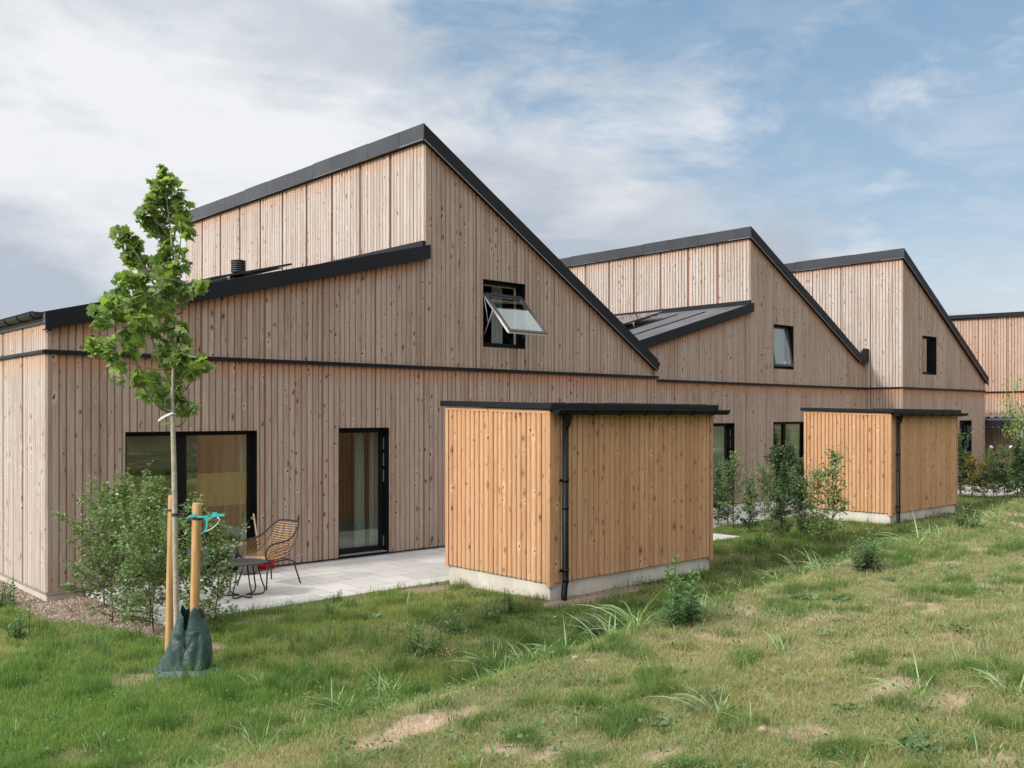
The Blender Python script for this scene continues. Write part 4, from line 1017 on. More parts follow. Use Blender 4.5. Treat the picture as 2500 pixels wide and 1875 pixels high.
names = ['dark thin sapling tight against the right end of the near shed', 'tall pale topped sapling in front of the middle house door', 'short dark sapling, third in the row from the near shed', 'sapling with a yellow tinged top before the plain wall of the middle house', 'slim dark sapling on a thin stem, fifth in the row from the near shed',
         'dense dark sapling left of the far shed with some yellow leaves', 'narrow sapling in front of the left edge of the far shed wall', 'tallest thinnest sapling standing alone before the far shed wall']
for (k_, px_, py_, s_), lb in zip(mid, names):
    p = G(px_, py_); shrub(k_, p.x, p.y, p.z-.02, px_*.37, s_*.90, lb, GMd)
for (px_, dd, s_, lb) in ((1905, 23.0, 1.02, 'big dark shrub before the wide window of the middle house, its left one'), (1950, 22.4, .85, 'dark shrub squeezed between the window shrub and the far shed')):
    p = at(px_, 1300, dd); shrub('e', p.x, p.y, -.04, px_, s_, lb, 'dark shrubs by the wide window of the middle house')
far = [('d', 2347, 27.8, 1.45), ('f', 2372, 27.5, 1.0), ('f', 2402, 27.3, .85), ('g', 2426, 27.0, .88), ('g', 2452, 27.0, .85), ('d', 2486, 26.6, 1.35), ('g', 2512, 26.6, 1.2)]
fn = ['slender shrub against the right end of the far shed', 'shrub with orange tinged top before the far house door', 'low shrub with rusty leaves at the corner of the far house', 'bushy dark shrub below the scooter', 'dark shrub between the scooter and the canopy post', 'tall dark shrub near the right edge under the canopy end', 'dark shrub cut by the right edge of the view']
for (k_, px_, dd, s_), lb in zip(far, fn):
    p = at(px_, 1208, dd); shrub(k_, p.x, p.y, tz(p.x, p.y)-.02, px_, s_, lb, 'shrubs of the hedge right of the far shed')
for i, (px_, dd, s_) in enumerate(((2418, 31.5, .75), (2450, 31.8, .8), (2480, 31.2, .7), (2500, 31.5, .8))):
    p = at(px_, 1150, dd); shrub('b', p.x, p.y, -.05, px_, s_, 'bright green bush growing behind the far hedge below the canopy', 'bright bushes behind the far hedge')
# young tree at the right edge
p = at(2538, 1195, 25.5); t2 = thing('young_tree', 'young tree leaning into the right edge of the view by the far hedge', 'tree', (p.x, p.y, -.05))
m = MB(); m.tube([(0, 0, 0), (.02, .01, 1.3), (-.01, .02, 2.5), (.02, 0, 3.6)], [.03, .025, .018, .006], 8)
cpts = []; rd = random.Random(5)
for k_ in range(16):
    a = rd.uniform(0, 2*PI); z0_ = rd.uniform(1.7, 3.2); Lb = rd.uniform(.4, .85)*(1.2-.25*(z0_-1.7)); e_ = Vector((math.cos(a)*Lb, math.sin(a)*Lb, z0_+rd.uniform(0, .3)))
    if k_ < 5: e_ = Vector(-R3*rd.uniform(.5, .85))+Vector((0, 0, (2.0, 2.1, 2.55, 2.8, 2.45)[k_]))
    m.tube([(0, 0, z0_-.2), e_*.5+Vector((0, 0, z0_*.5-.05)), e_], [.009, .006, .003], 5)
    for _ in range(70): cpts.append(np.array(e_)+rng.normal(0, .13, 3)*np.array([1, 1, .9]))
m.build('trunk', M['bark'], t2); cpts = np.array(cpts); k = len(cpts); dirs = rng.normal(size=(k, 3)); dirs[:, 2] -= .4
V_, F_ = scatter(LO[0], LO[1], cpts, rot_from(dirs, rng.normal(0, .6, k)), rng.uniform(.05, .09, k)); np_mesh('crown', V_, F_, M['maple'], t2, {'tone': np.repeat(rng.random(k), len(LO[0]))})
# ---------------------------------------------------------------- weeds
def blade_strip(p0, d, L, w, droop, n=7):
    """returns verts (2n) & tris; arching blade"""
    d = Vector(d).normalized(); side = d.cross(Vector((0, 0, 1)))
    if side.length < .1: side = Vector((1, 0, 0))
    side.normalize(); vs = []; p = Vector(p0); dd = d.copy(); st = L/(n-1)
    for i in range(n):
        ww = w*(1-(i/(n-1))**1.8)*(.55+.45*min(1, i/2))+.0004
        tw = side*math.cos(i*.25)+Vector((0, 0, 1))*math.sin(i*.25)*.5
        vs += [p-tw*ww, p+tw*ww]; p = p+dd*st; dd = (dd+Vector((0, 0, -droop/n))).normalized()
    f = []
    for i in range(n-1): f += [(2*i, 2*i+1, 2*i+3), (2*i, 2*i+3, 2*i+2)]
    return vs, f
def grass_clump(seed, n=16, L=.42, w=.006, spread=.05, droop=1.6):
    rd = random.Random(seed); V_ = []; F_ = []; T_ = []
    for i in range(n):
        a = rd.uniform(0, 2*PI); up = rd.uniform(.5, 1.8)
        vs, f = blade_strip((rd.gauss(0, spread), rd.gauss(0, spread), 0), (math.cos(a), math.sin(a), up), L*rd.uniform(.55, 1.15), w*rd.uniform(.6, 1.2), droop*rd.uniform(.5, 1.2))
        o = len(V_); V_ += [tuple(v) for v in vs]; F_ += [tuple(i_+o for i_ in t_) for t_ in f]; T_ += [rd.random()]*len(vs)
    return np.array(V_), np.array(F_), np.array(T_)
def leafy(seed, H=.4, stems=5, lpn=16, ls=.075, spread=.06):
    rd = random.Random(seed); r_ = np.random.default_rng(seed); m = MB(); pts = []; dr = []
    for s_ in range(stems):
        a = rd.uniform(0, 2*PI); b0 = Vector((rd.gauss(0, spread), rd.gauss(0, spread), 0)); h = H*rd.uniform(.6, 1.0); ln = Vector((math.cos(a)*.3, math.sin(a)*.3, 1)).normalized()
        if s_ == 0: ln = Vector((0, 0, 1)); h = H
        q = [b0+ln*h*i/4 for i in range(5)]; m.tube(q, [.004, .0035, .003, .002, .001], 5)
        for i in range(lpn):
            t_ = (i+1)/lpn; c_ = b0+ln*h*t_; a2 = i*2.4+rd.uniform(-.4, .4); pts.append(tuple(c_)); dr.append((math.cos(a2), math.sin(a2), .15+.7*t_))
    k = len(pts); t_ = np.array([(i % lpn)/lpn for i in range(k)])
    V_, F_ = scatter(LO[0]*np.array([.85, 1, 1]), LO[1], np.array(pts), rot_from(np.array(dr), r_.normal(0, .3, k)), ls*(1.15-.75*t_)*r_.uniform(.7, 1.2, k))
    return m, V_, F_, np.repeat(np.clip(.25+.5*t_+r_.normal(0, .12, k), 0, 1), len(LO[0]))
def feathery(seed, H=.28, stems=7):
    rd = random.Random(seed); V_ = []; F_ = []; T_ = []
    for s_ in range(stems):
        b0 = Vector((rd.gauss(0, .06), rd.gauss(0, .06), 0)); h = H*rd.uniform(.5, 1); ln = Vector((rd.gauss(0, .25), rd.gauss(0, .25), 1)).normalized()
        for i in range(26):
            t_ = .2+.8*i/26; c_ = b0+ln*h*t_
            for q in range(3):
                a = i*2.1+q*2.09; vs, f = blade_strip(c_, (math.cos(a), math.sin(a), .55+.5*t_), .055*(1.2-.6*t_), .0012, .6, 3)
                o = len(V_); V_ += [tuple(v) for v in vs]; F_ += [tuple(i_+o for i_ in tt) for tt in f]; T_ += [min(1, max(0, .2+.6*t_+rd.gauss(0, .1)))]*len(vs)
    return np.array(V_), np.array(F_), np.array(T_)
wp = {}
def weed(kind, px, py, sc, label, group, rz=None):
    p = G(px, py); rz = px*.913 if rz is None else rz
    if kind in wp:
        o = copy_tree(wp[kind])
    else:
        nm = {'r': 'coarse_grass', 'R': 'coarse_grass', 'l': 'leafy_weed', 'L': 'leafy_weed', 'k': 'leafy_weed', 'f': 'feathery_weed', 'o': 'rosette_weed', 'p': 'flowering_weed'}[kind]
        o = thing(nm, label, 'weed')
        if kind in 'rR':
            V_, F_, T_ = grass_clump(31 if kind == 'r' else 33, 34 if kind == 'r' else 18, .36 if kind == 'r' else .52, .0062 if kind == 'r' else .0085, .05, 1.7); np_mesh('blades', V_, F_, M['reed'], o, {'tone': T_})
        elif kind in 'lLkp':
            m, V_, F_, T_ = leafy({'l': 41, 'L': 42, 'k': 43, 'p': 44}[kind], {'l': .30, 'L': .52, 'k': .28, 'p': .22}[kind], {'l': 9, 'L': 5, 'k': 16, 'p': 8}[kind], 18 if kind != 'L' else 30, {'l': .065, 'L': .12, 'k': .055, 'p': .03}[kind])
            m.build('stem', M['weed'] if kind != 'k' else M['twig'], o); np_mesh('leaves', V_, F_, M['weed_dark' if kind == 'k' else 'weed'], o, {'tone': T_})
            if kind == 'p':
                r_ = np.random.default_rng(3); q = r_.normal(0, .07, (60, 3)); q[:, 2] = .16+r_.random(60)*.12; V2, F2 = scatter(LS[0], LS[1], q, rot_from(r_.normal(size=(60, 3)), q[:, 0]), np.full(60, .016)); np_mesh('flowers', V2, F2, M['pinkf'], o, {'tone': np.repeat(r_.random(60), 5)})
        elif kind == 'f':
            V_, F_, T_ = feathery(51); np_mesh('fronds', V_, F_, M['feather'], o, {'tone': T_})
        else:
            r_ = np.random.default_rng(8); k_ = 30; a = r_.random(k_)*2*PI; q = np.zeros((k_, 3)); q[:, :2] = r_.normal(0, .04, (k_, 2)); q[:, 2] = .02
            dr = np.stack([np.cos(a), np.sin(a), r_.uniform(.1, .6, k_)], -1); V_, F_ = scatter(LO[0], LO[1], q, rot_from(dr, r_.normal(0, .3, k_)), r_.uniform(.06, .12, k_)); np_mesh('leaves', V_, F_, M['weed'], o, {'tone': np.repeat(r_.random(k_), 8)})
        wp[kind] = o
    o.location = p-Vector((0, 0, .01)); o.rotation_euler = (0, 0, rz); o.scale = (sc,)*3; tag(o, label, 'weed', group); return o
weeds = [('L', 1660, 1520, 1.05, 'tallest leafy weed on the crest, in front of the right end of the near shed', 'tall leafy weeds on the crest of the bank'),
 ('L', 1640, 1535, .6, 'short leafy weed at the foot of the tallest crest weed', 'tall leafy weeds on the crest of the bank'),
 ('k', 1458, 1560, 1.15, 'dark leafy weed clump left of the soil edge, below the near shed downpipe', 'dark leafy weeds'), ('k', 1415, 1545, .7, 'small dark weed left of the clump below the downpipe', 'dark leafy weeds'),
 ('l', 1035, 1608, 1.25, 'large leafy weed clump in mid lawn left of the pink flowering weed', 'leafy weeds in the lawn'), ('l', 1100, 1545, 1.1, 'leafy weed in the lawn straight below the left shed corner', 'leafy weeds in the lawn'),
 ('l', 1240, 1500, 1.05, 'leafy weed nearest the plinth of the near shed, right of a pair', 'leafy weeds in the lawn'), ('l', 1190, 1520, .95, 'leafy weed nearest the plinth of the near shed, left of a pair', 'leafy weeds in the lawn'),
 ('l', 1200, 1590, .6, 'small leafy weed between the shed pair and the soil crest', 'leafy weeds in the lawn'),
 ('p', 1095, 1655, 1.0, 'pink flowering weed in the lawn', None),
 ('r', 835, 1740, 1.0, 'pale arching grass tuft left of the sandy patch', 'coarse grass tufts'), ('r', 960, 1700, .95, 'arching grass tuft above the sandy patch', 'coarse grass tufts'), ('r', 640, 1680, .7, 'arching grass tuft right of the watering bag', 'coarse grass tufts'),
 ('R', 1210, 1640, .9, 'long bladed grass tuft left end of the soil crest', 'coarse grass tufts'), ('r', 1300, 1620, 1.0, 'grass tuft second along the soil crest from the left', 'coarse grass tufts'), ('R', 1370, 1600, .85, 'long bladed tuft before the near shed plinth', 'coarse grass tufts'),
 ('r', 1500, 1560, 1.1, 'grass tuft right beside the dark weed clump', 'coarse grass tufts'), ('R', 1560, 1540, 1.0, 'upright long bladed tuft left of the tallest crest weed', 'coarse grass tufts'), ('r', 1720, 1490, .9, 'grass tuft right of the tallest crest weed', 'coarse grass tufts'),
 ('R', 1950, 1400, 1.15, 'wide arching grass tuft on the crest between the sheds', 'coarse grass tufts'), ('r', 1900, 1420, 1.0, 'grass tuft at the left foot of the wide arching one', 'coarse grass tufts'), ('r', 2000, 1395, 1.0, 'grass tuft at the right foot of the wide arching one', 'coarse grass tufts'),
 ('R', 2230, 1330, 1.0, 'arching grass tuft on the crest below the far shed', 'coarse grass tufts'), ('r', 2290, 1318, 1.1, 'grass tuft on the crest below the far shed right end', 'coarse grass tufts'), ('r', 2390, 1290, 1.2, 'grass tuft on the crest near the right edge', 'coarse grass tufts'), ('R', 2440, 1280, .9, 'long bladed tuft nearest the right edge on the crest', 'coarse grass tufts'),
 ('k', 2110, 1395, 1.1, 'dark stemmed weed standing on the crest left of the far shed corner', 'dark leafy weeds'), ('L', 2120, 1385, .75, 'leafy weed rising through the dark stemmed one', 'tall leafy weeds on the crest of the bank'), ('l', 2370, 1290, 1.1, 'leafy weed on the crest under the far hedge', 'leafy weeds in the lawn'),
 ('l', 1860, 1340, 1.1, 'leafy weed in the lawn below the young hedge', 'leafy weeds in the lawn'), ('l', 1790, 1410, .8, 'leafy weed in dark grass right of the near shed', 'leafy weeds in the lawn'),
 ('f', 235, 1590, 1.2, 'feathery weed in the lawn at left', 'feathery weeds'), ('f', 262, 1612, .9, 'smaller feathery weed right of the left one', 'feathery weeds'), ('f', 470, 1668, 1.1, 'feathery weed in front of the watering bag', 'feathery weeds'), ('f', 500, 1680, .8, 'low feathery weed at the right foot of the bag', 'feathery weeds'),
 ('f', 700, 1600, .9, 'feathery weed, leftmost of the mid lawn drift', 'feathery weeds'), ('f', 760, 1590, 1.1, 'feathery weed second in the mid lawn drift', 'feathery weeds'), ('f', 820, 1575, 1.2, 'feathery weed third in the mid lawn drift', 'feathery weeds'), ('f', 870, 1565, 1.2, 'feathery weed fourth in the mid lawn drift', 'feathery weeds'), ('f', 915, 1590, 1.0, 'feathery weed, rightmost of the mid lawn drift', 'feathery weeds'), ('f', 740, 1640, .8, 'feathery weed just below the mid lawn drift', 'feathery weeds'),
 ('l', 60, 1560, 1.3, 'leafy weed near the left edge below the gravel', 'leafy weeds in the lawn'), ('l', 25, 1480, 1.3, 'leafy weed at the very left edge by the gravel', 'leafy weeds in the lawn'), ('l', 800, 1500, .6, 'small leafy weed in the lawn by the patio edge', 'leafy weeds in the lawn'), ('l', 830, 1470, .6, 'small leafy weed rooted at the patio edge', 'leafy weeds in the lawn'), ('r', 1030, 1435, .55, 'little grass tuft at the foot of the near shed plinth', 'coarse grass tufts'),
 ('R', 1760, 1760, .75, 'sprawling grass tuft on the bank in the foreground', 'coarse grass tufts'), ('R', 2230, 1700, .65, 'sprawling grass tuft on the bank at lower right', 'coarse grass tufts'), ('R', 1910, 1600, .6, 'broken bladed grass tuft in the middle of the bank', 'coarse grass tufts'), ('R', 2470, 1700, .7, 'grass tuft at the lower right edge of the view', 'coarse grass tufts'),
 ('o', 1960, 1465, 1.0, 'pale rosette weed on the crest beside the bare soil', 'rosette weeds'), ('o', 2060, 1470, .8, 'rosette weed right of the pale crest one', 'rosette weeds'), ('o', 2240, 1830, .8, 'rosette weed low in the bank at right', 'rosette weeds'), ('o', 1620, 1780, .7, 'rosette weed on the bank bottom centre right', 'rosette weeds'), ('o', 2340, 1540, .9, 'rosette weed in the bank near the right edge', 'rosette weeds'),
 ('o', 2080, 1740, .7, 'rosette weed in the bank by the sandy spots', 'rosette weeds'), ('o', 310, 1770, .8, 'rosette weed in the lower left lawn', 'rosette weeds'), ('o', 610, 1740, .7, 'rosette weed in the lower lawn under the bag', 'rosette weeds'), ('o', 900, 1510, 1.0, 'rosette weed in mid lawn near the patio', 'rosette weeds'), ('o', 1340, 1510, .7, 'rosette weed in the lawn before the near shed corner', 'rosette weeds'), ('o', 2180, 1420, .7, 'rosette weed just over the crest at right', 'rosette weeds')]
for w_ in weeds: weed(*w_)
# ---------------------------------------------------------------- grass
def in_view(x, y, mar=.12):
    d = x*ca+y*sa; u = (x*sa-y*ca)/np.maximum(d, .1); return (d > 2.5) & (np.abs(u) < .5416+mar)
def grass_layer(name, N, dmin, dmax, hmul, wmul, seg, power=2.0):
    # density falls off with distance from the viewpoint side of the lawn
    uu = rng.random(N); 
    d = dmin*(dmax/dmin)**uu if power == 2 else dmin+(dmax-dmin)*uu
    az = rng.uniform(-.66, .66, N); r_ = az
    x = d*(ca+r_*sa); y = d*(sa-r_*ca)
    ok = (y > .8) & (y < 13.3)
    patio = ((x > 4.33) & (x < 15.86) & (y > 10.64)) | ((x > 16.7) & (x < 28.4) & (y > 11.93)) | ((x > 28.9) & (y > 10.87)) | ((x > 3.9) & (y > 13.4)) | (y > 14.5)
    ok &= ~patio
    for (a_, b_) in SHEDS: ok &= ~((x > a_+.0) & (x < a_+SL) & (y > b_+.0) & (y < b_+SD))
    x, y, d = x[ok], y[ok], d[ok]
    bs = bare(x, y); bd_ = bed(x, y); n1 = fbm(x*2.2+1, y*2.2+8, 3)
    keep = rng.random(len(x)) < (1-.93*bs)*(1-.985*bd_)*(.40+1.1*sstep(.3, .6, n1))
    x, y, d, n1, bs = x[keep], y[keep], d[keep], n1[keep], bs[keep]; k = len(x)
    z = terr(x, y)
    bank = sstep(crest_y(x)+.5, crest_y(x)-.4, y)*sstep(-1, 3.5, x+(4.8-y)*.5); lush = sstep(.42, .62, fbm(x*.8+31, y*.8+3, 3))
    h = (.030+.035*rng.random(k)**1.5+.035*lush*rng.random(k))*(1-.25*bank)*hmul
    cl_ = sstep(.56, .74, fbm(x*4.2+7, y*4.2+77, 2)); cl_ = np.maximum(cl_, .9*np.exp(-((y-crest_y(x)-.28)/.22)**2)*sstep(.35, .5, fbm(x*3, y*3+9, 2))*sstep(.5, 2.5, x)); h *= (1+1.1*cl_)*(.75+.5*vnoise(x*9, y*9))*(1+1.1*(rng.random(k) < .06)*rng.random(k))
    w = (.0011+.0008*rng.random(k))*wmul*(1+.10*np.maximum(d-5, 0))
    a = rng.random(k)*2*PI; lean = np.abs(rng.normal(0, .42, k))+.25*bank; dx, dy = np.cos(a)*lean, np.sin(a)*lean
    pa = rng.random(k)*2*PI; sxx, syy = np.cos(pa)*w, np.sin(pa)*w
    B = np.stack([x, y, z-.004], -1); S_ = np.stack([sxx, syy, 0*x], -1)
    if seg == 2:
        mid = B+np.stack([dx*h*.35, dy*h*.35, h*.62], -1); tip = B+np.stack([dx*h*1.2, dy*h*1.2, h*(1.0-.25*np.minimum(lean, 1.2))], -1)
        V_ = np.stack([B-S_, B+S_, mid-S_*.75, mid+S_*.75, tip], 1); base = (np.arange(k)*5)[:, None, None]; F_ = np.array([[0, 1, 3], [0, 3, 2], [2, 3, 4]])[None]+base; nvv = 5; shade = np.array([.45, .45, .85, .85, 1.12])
    else:
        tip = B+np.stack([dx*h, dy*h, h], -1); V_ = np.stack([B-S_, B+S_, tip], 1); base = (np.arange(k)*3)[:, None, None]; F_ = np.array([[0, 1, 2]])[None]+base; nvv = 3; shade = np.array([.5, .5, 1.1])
    dry = np.clip(.04+.42*bank+.5*sstep(.5, .66, fbm(x*.9+11, y*.9+2, 3))*(1-.2*bank)-.25*lush+.25*bs, 0, .9)
    dry = np.clip(dry-.5*cl_, 0, 1); isdry = rng.random(k) < dry
    g1 = np.array([.095, .19, .036]); g2 = np.array([.27, .40, .09]); yl = np.array([.33, .36, .10]); dr = np.array([.52, .44, .25]); db = np.array([.32, .335, .16])
    q = rng.random(k)[:, None]; col = g1*(1-q)+g2*q
    yy = (sstep(.50, .64, fbm(x*.55+60, y*.55+3, 2)))[:, None]*.55; col = col*(1-yy)+yl*yy
    bk_ = (bank*(.45-.3*cl_))[:, None]; col = col*(1-bk_)+db*bk_
    cc_ = (cl_*.6)[:, None]; col = col*(1-cc_)+np.array([.085, .17, .04])*cc_
    q2 = rng.random(k)[:, None]; dcol = dr*(1-q2*.5)+yl*q2*.4
    col = np.where(isdry[:, None], dcol, col)
    sh = (sstep(11.0, 12.2, x)*sstep(15.5, 13.5, x)*sstep(6.8, 7.6, y))[:, None]*.0
    dk = sstep(crest_y(x)+.1, crest_y(x)+.5, y)*sstep(9.6, 8.0, y-.12*np.maximum(x-9, 0))*sstep(3.5, 7, x); col = col*(1-.46*dk[:, None])  # shade beyond the crest painted into the blade colour
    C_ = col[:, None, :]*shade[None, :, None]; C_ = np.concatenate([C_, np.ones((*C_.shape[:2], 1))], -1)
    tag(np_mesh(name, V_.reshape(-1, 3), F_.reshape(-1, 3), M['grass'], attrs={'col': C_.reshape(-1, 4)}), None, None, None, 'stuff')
    return k
o_before = set(bpy.data.objects)
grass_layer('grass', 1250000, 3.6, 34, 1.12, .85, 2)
o = [x for x in bpy.data.objects if x not in o_before][0]; o['label'] = 'short patchy lawn and bank grass, green with dry blades'; o['category'] = 'grass'
N = 420; q_ = rng.random(N); d = 4.0*(26/4.0)**q_; r_ = rng.uniform(-.62, .64, N); cx_ = d*(ca+r_*sa); cy_ = d*(sa-r_*ca)
kp = (cy_ > 1) & (cy_ < 10.3) & (cx_ > -1); cx_, cy_ = cx_[kp], cy_[kp]; cr = crest_y(cx_); P_ = []
for a_, b_, c_ in zip(cx_, cy_, cr):
    n_ = int(rng.integers(12, 60)); sp_ = rng.uniform(.04, .16); P_.append(np.stack([a_+rng.normal(0, sp_, n_), b_+rng.normal(0, sp_, n_)], -1))
for a_ in np.arange(2.5, 16, .16):                                             # denser along the crest
    n_ = int(rng.integers(20, 60)); b_ = float(crest_y(np.array([a_]))[0])+rng.normal(.25, .16); P_.append(np.stack([a_+rng.normal(0, .09, n_), b_+rng.normal(0, .07, n_)], -1))
P_ = np.concatenate(P_); ok = bed(P_[:, 0], P_[:, 1]) < .5
for (a_, b_) in SHEDS: ok &= ~((P_[:, 0] > a_) & (P_[:, 0] < a_+SL) & (P_[:, 1] > b_-.02) & (P_[:, 1] < b_+SD))
ok &= ~((P_[:, 1] > 10.5) & (P_[:, 0] > 4.2)); P_ = P_[ok]; k = len(P_); zz = terr(P_[:, 0], P_[:, 1])
hgt = rng.random(k)**1.6*.10; dr_ = rng.normal(size=(k, 3)); dr_[:, 2] = np.abs(dr_[:, 2])*.6+.1
V_, F_ = scatter(LS[0]*np.array([.9, 1, 1]), LS[1], np.stack([P_[:, 0], P_[:, 1], zz+.012+hgt], -1), rot_from(dr_, rng.normal(0, .5, k)), rng.uniform(.014, .042, k))
tag(np_mesh('ground_cover', V_, F_, M['weed'], attrs={'tone': np.repeat(np.clip(rng.beta(1.4, 1.6, k), 0, 1), 5)}), 'low broad leaved ground cover growing through the grass', 'ground cover', None, 'stuff')
# dry litter / straw on the bank
# ---------------------------------------------------------------- long loose blades along the crest and in the lawn
V_, F_, T_ = [], [], []; rd = random.Random(77)
spots = [(a_, float(crest_y(np.array([a_]))[0])+rd.gauss(.22, .13)) for a_ in np.arange(2.2, 17, .07) if rd.random() < .75]
for _ in range(150):
    p = at(rd.uniform(-60, 2560), 1500, 4.2*(22/4.2)**rd.random()); spots.append((p.x, p.y))
for (a_, b_) in spots:
    if b_ < 1 or b_ > 10.2 or (8.3 < a_ < 11.9 and b_ > 8.4): continue
    z_ = tz(a_, b_); L0 = rd.uniform(.10, .30)
    for _ in range(rd.randint(3, 9)):
        q = rd.uniform(0, 2*PI); vs, f = blade_strip((a_+rd.gauss(0, .03), b_+rd.gauss(0, .03), z_), (math.cos(q), math.sin(q), rd.uniform(.6, 2.4)), L0*rd.uniform(.6, 1.2), rd.uniform(.0018, .0045), rd.uniform(.8, 2.2), 6)
        o = len(V_); V_ += [tuple(v) for v in vs]; F_ += [tuple(i_+o for i_ in t_) for t_ in f]; T_ += [rd.random()]*len(vs)
tag(np_mesh('long_grass', V_, F_, M['reed'], attrs={'tone': np.array(T_)}), 'long loose arching grass blades scattered over bank and lawn', 'grass', None, 'stuff')
# ---------------------------------------------------------------- gravel
def pebble():
    v = np.array([(0, 0, 1), (.9, 0, .1), (.25, .85, 0), (-.7, .5, .1), (-.75, -.5, 0), (.3, -.8, .1), (0, 0, -.8)], float)*np.array([1, .8, .6])
    f = np.array([(0, 1, 2), (0, 2, 3), (0, 3, 4), (0, 4, 5), (0, 5, 1), (6, 2, 1), (6, 3, 2), (6, 4, 3), (6, 5, 4), (6, 1, 5)]); return v, f
x = rng.uniform(2.9, 4.4, 15000); y = rng.uniform(9.2, 15.5, 15000); x2 = rng.uniform(7.4, 10.4, 5000); y2 = rng.uniform(7.7, 10.6, 5000)
x = np.concatenate([x, x2]); y = np.concatenate([y, y2]); kp = (bed(x, y) > .5) & ~((x > 3.92) & (y > 13.46)) & ~((x > 4.37) & (y > 10.66) & (x < 8.3)) & ~((x > 8.41) & (y > 8.49) & (y < 10.5))
x, y = x[kp], y[kp]; kp = rng.random(len(x)) < np.where(x < 5, sstep(9.0, 12.5, y)*.9+.15, 1.0); x, y = x[kp], y[kp]; k = len(x)
pv, pff = pebble(); rr = rng.uniform(.006, .019, k)*np.where(x > 6, .55, 1)
V_, F_ = scatter(pv, pff, np.stack([x, y, terr(x, y)+rr*.3], -1), rot_from(rng.normal(size=(k, 3)), rng.random(k)*6), rr)
t = NT('gravel_stones'); M['stones'] = t.bsdf(t.mix(t.attr('tone').outputs['Fac'], (.20, .135, .10), (.50, .42, .34)), .85, spec=.2)
g_ = np_mesh('gravel', V_, F_, M['stones'], attrs={'tone': np.repeat(rng.random(k)**1.5, 7)}); tag(g_, 'brownish gravel spread along the house wall and shed plinth', 'gravel', None, 'stuff')
# soil clods and stones on the bank
def stone(px, py, r, label):
    p = G(px, py); m = MB(); rd = random.Random(px)
    vs = []; n1, n2 = 7, 10
    for i in range(1, n1):
        for j in range(n2):
            th, ph = PI*i/n1, 2*PI*j/n2; q = r*rd.uniform(.85, 1.1); vs.append((q*math.sin(th)*math.cos(ph), q*.85*math.sin(th)*math.sin(ph), q*.7*math.cos(th)))
    vs += [(0, 0, r*.68), (0, 0, -r*.6)]; L_ = len(vs)
    fs = [(i*n2+j, i*n2+(j+1) % n2, (i+1)*n2+(j+1) % n2, (i+1)*n2+j) for i in range(n1-2) for j in range(n2)]+[(L_-2, (j+1) % n2, j) for j in range(n2)]+[(L_-1, (n1-2)*n2+j, (n1-2)*n2+(j+1) % n2) for j in range(n2)]
    m.add(vs, fs, smooth=True); o = m.build('stone', M['stone1']); o.location = (p.x, p.y, p.z+r*.35); tag(o, label, 'stone', 'stones lying on the bank')
M['stone1'] = plain('sandstone', (.30, .215, .16), .9, nscale=60, bump=.4)
for s_ in ((1862, 1790, .032, 'rounded pinkish stone low on the bank, largest of them'), (1405, 1612, .03, 'pinkish stone on the soil crest before the near shed'), (1786, 1782, .025, 'small stone left of the largest one'), (2118, 1483, .02, 'small pale stone high on the bank'), (1450, 1842, .02, 'small stone at the bottom edge of the view'), (1350, 1700, .018, 'tiny stone on the left of the bank')): stone(*s_)
# straw litter
N = 2600; u_ = rng.random(N); d = 4.2*(16/4.2)**u_; r_ = rng.uniform(-.15, .6, N); x = d*(ca+r_*sa); y = d*(sa-r_*ca); kp = y < crest_y(x)+.2; x, y = x[kp], y[kp]; k = len(x); a = rng.random(k)*2*PI; L_ = rng.uniform(.02, .075, k); w = rng.uniform(.0008, .0022, k)
z = terr(x, y)+rng.uniform(.008, .035, k); D_ = np.stack([np.cos(a)*L_, np.sin(a)*L_, rng.normal(0, .008, k)], -1); S_ = np.stack([-np.sin(a)*w, np.cos(a)*w, 0*w], -1); B = np.stack([x, y, z], -1)
V_ = np.stack([B-S_, B+S_, B+D_-S_*.5, B+D_+S_*.5], 1); F_ = np.array([[0, 1, 3], [0, 3, 2]])[None]+(np.arange(k)*4)[:, None, None]; cq = (np.array([.42, .34, .22])*rng.uniform(.6, 1.25, (k, 1))); C_ = np.repeat(np.concatenate([cq, np.ones((k, 1))], 1)[:, None, :], 4, 1)
tag(np_mesh('dry_straw', V_.reshape(-1, 3), F_.reshape(-1, 3), M['grass'], attrs={'col': C_.reshape(-1, 4)}), 'dead straw lying in the bank grass', 'straw', None, 'stuff')
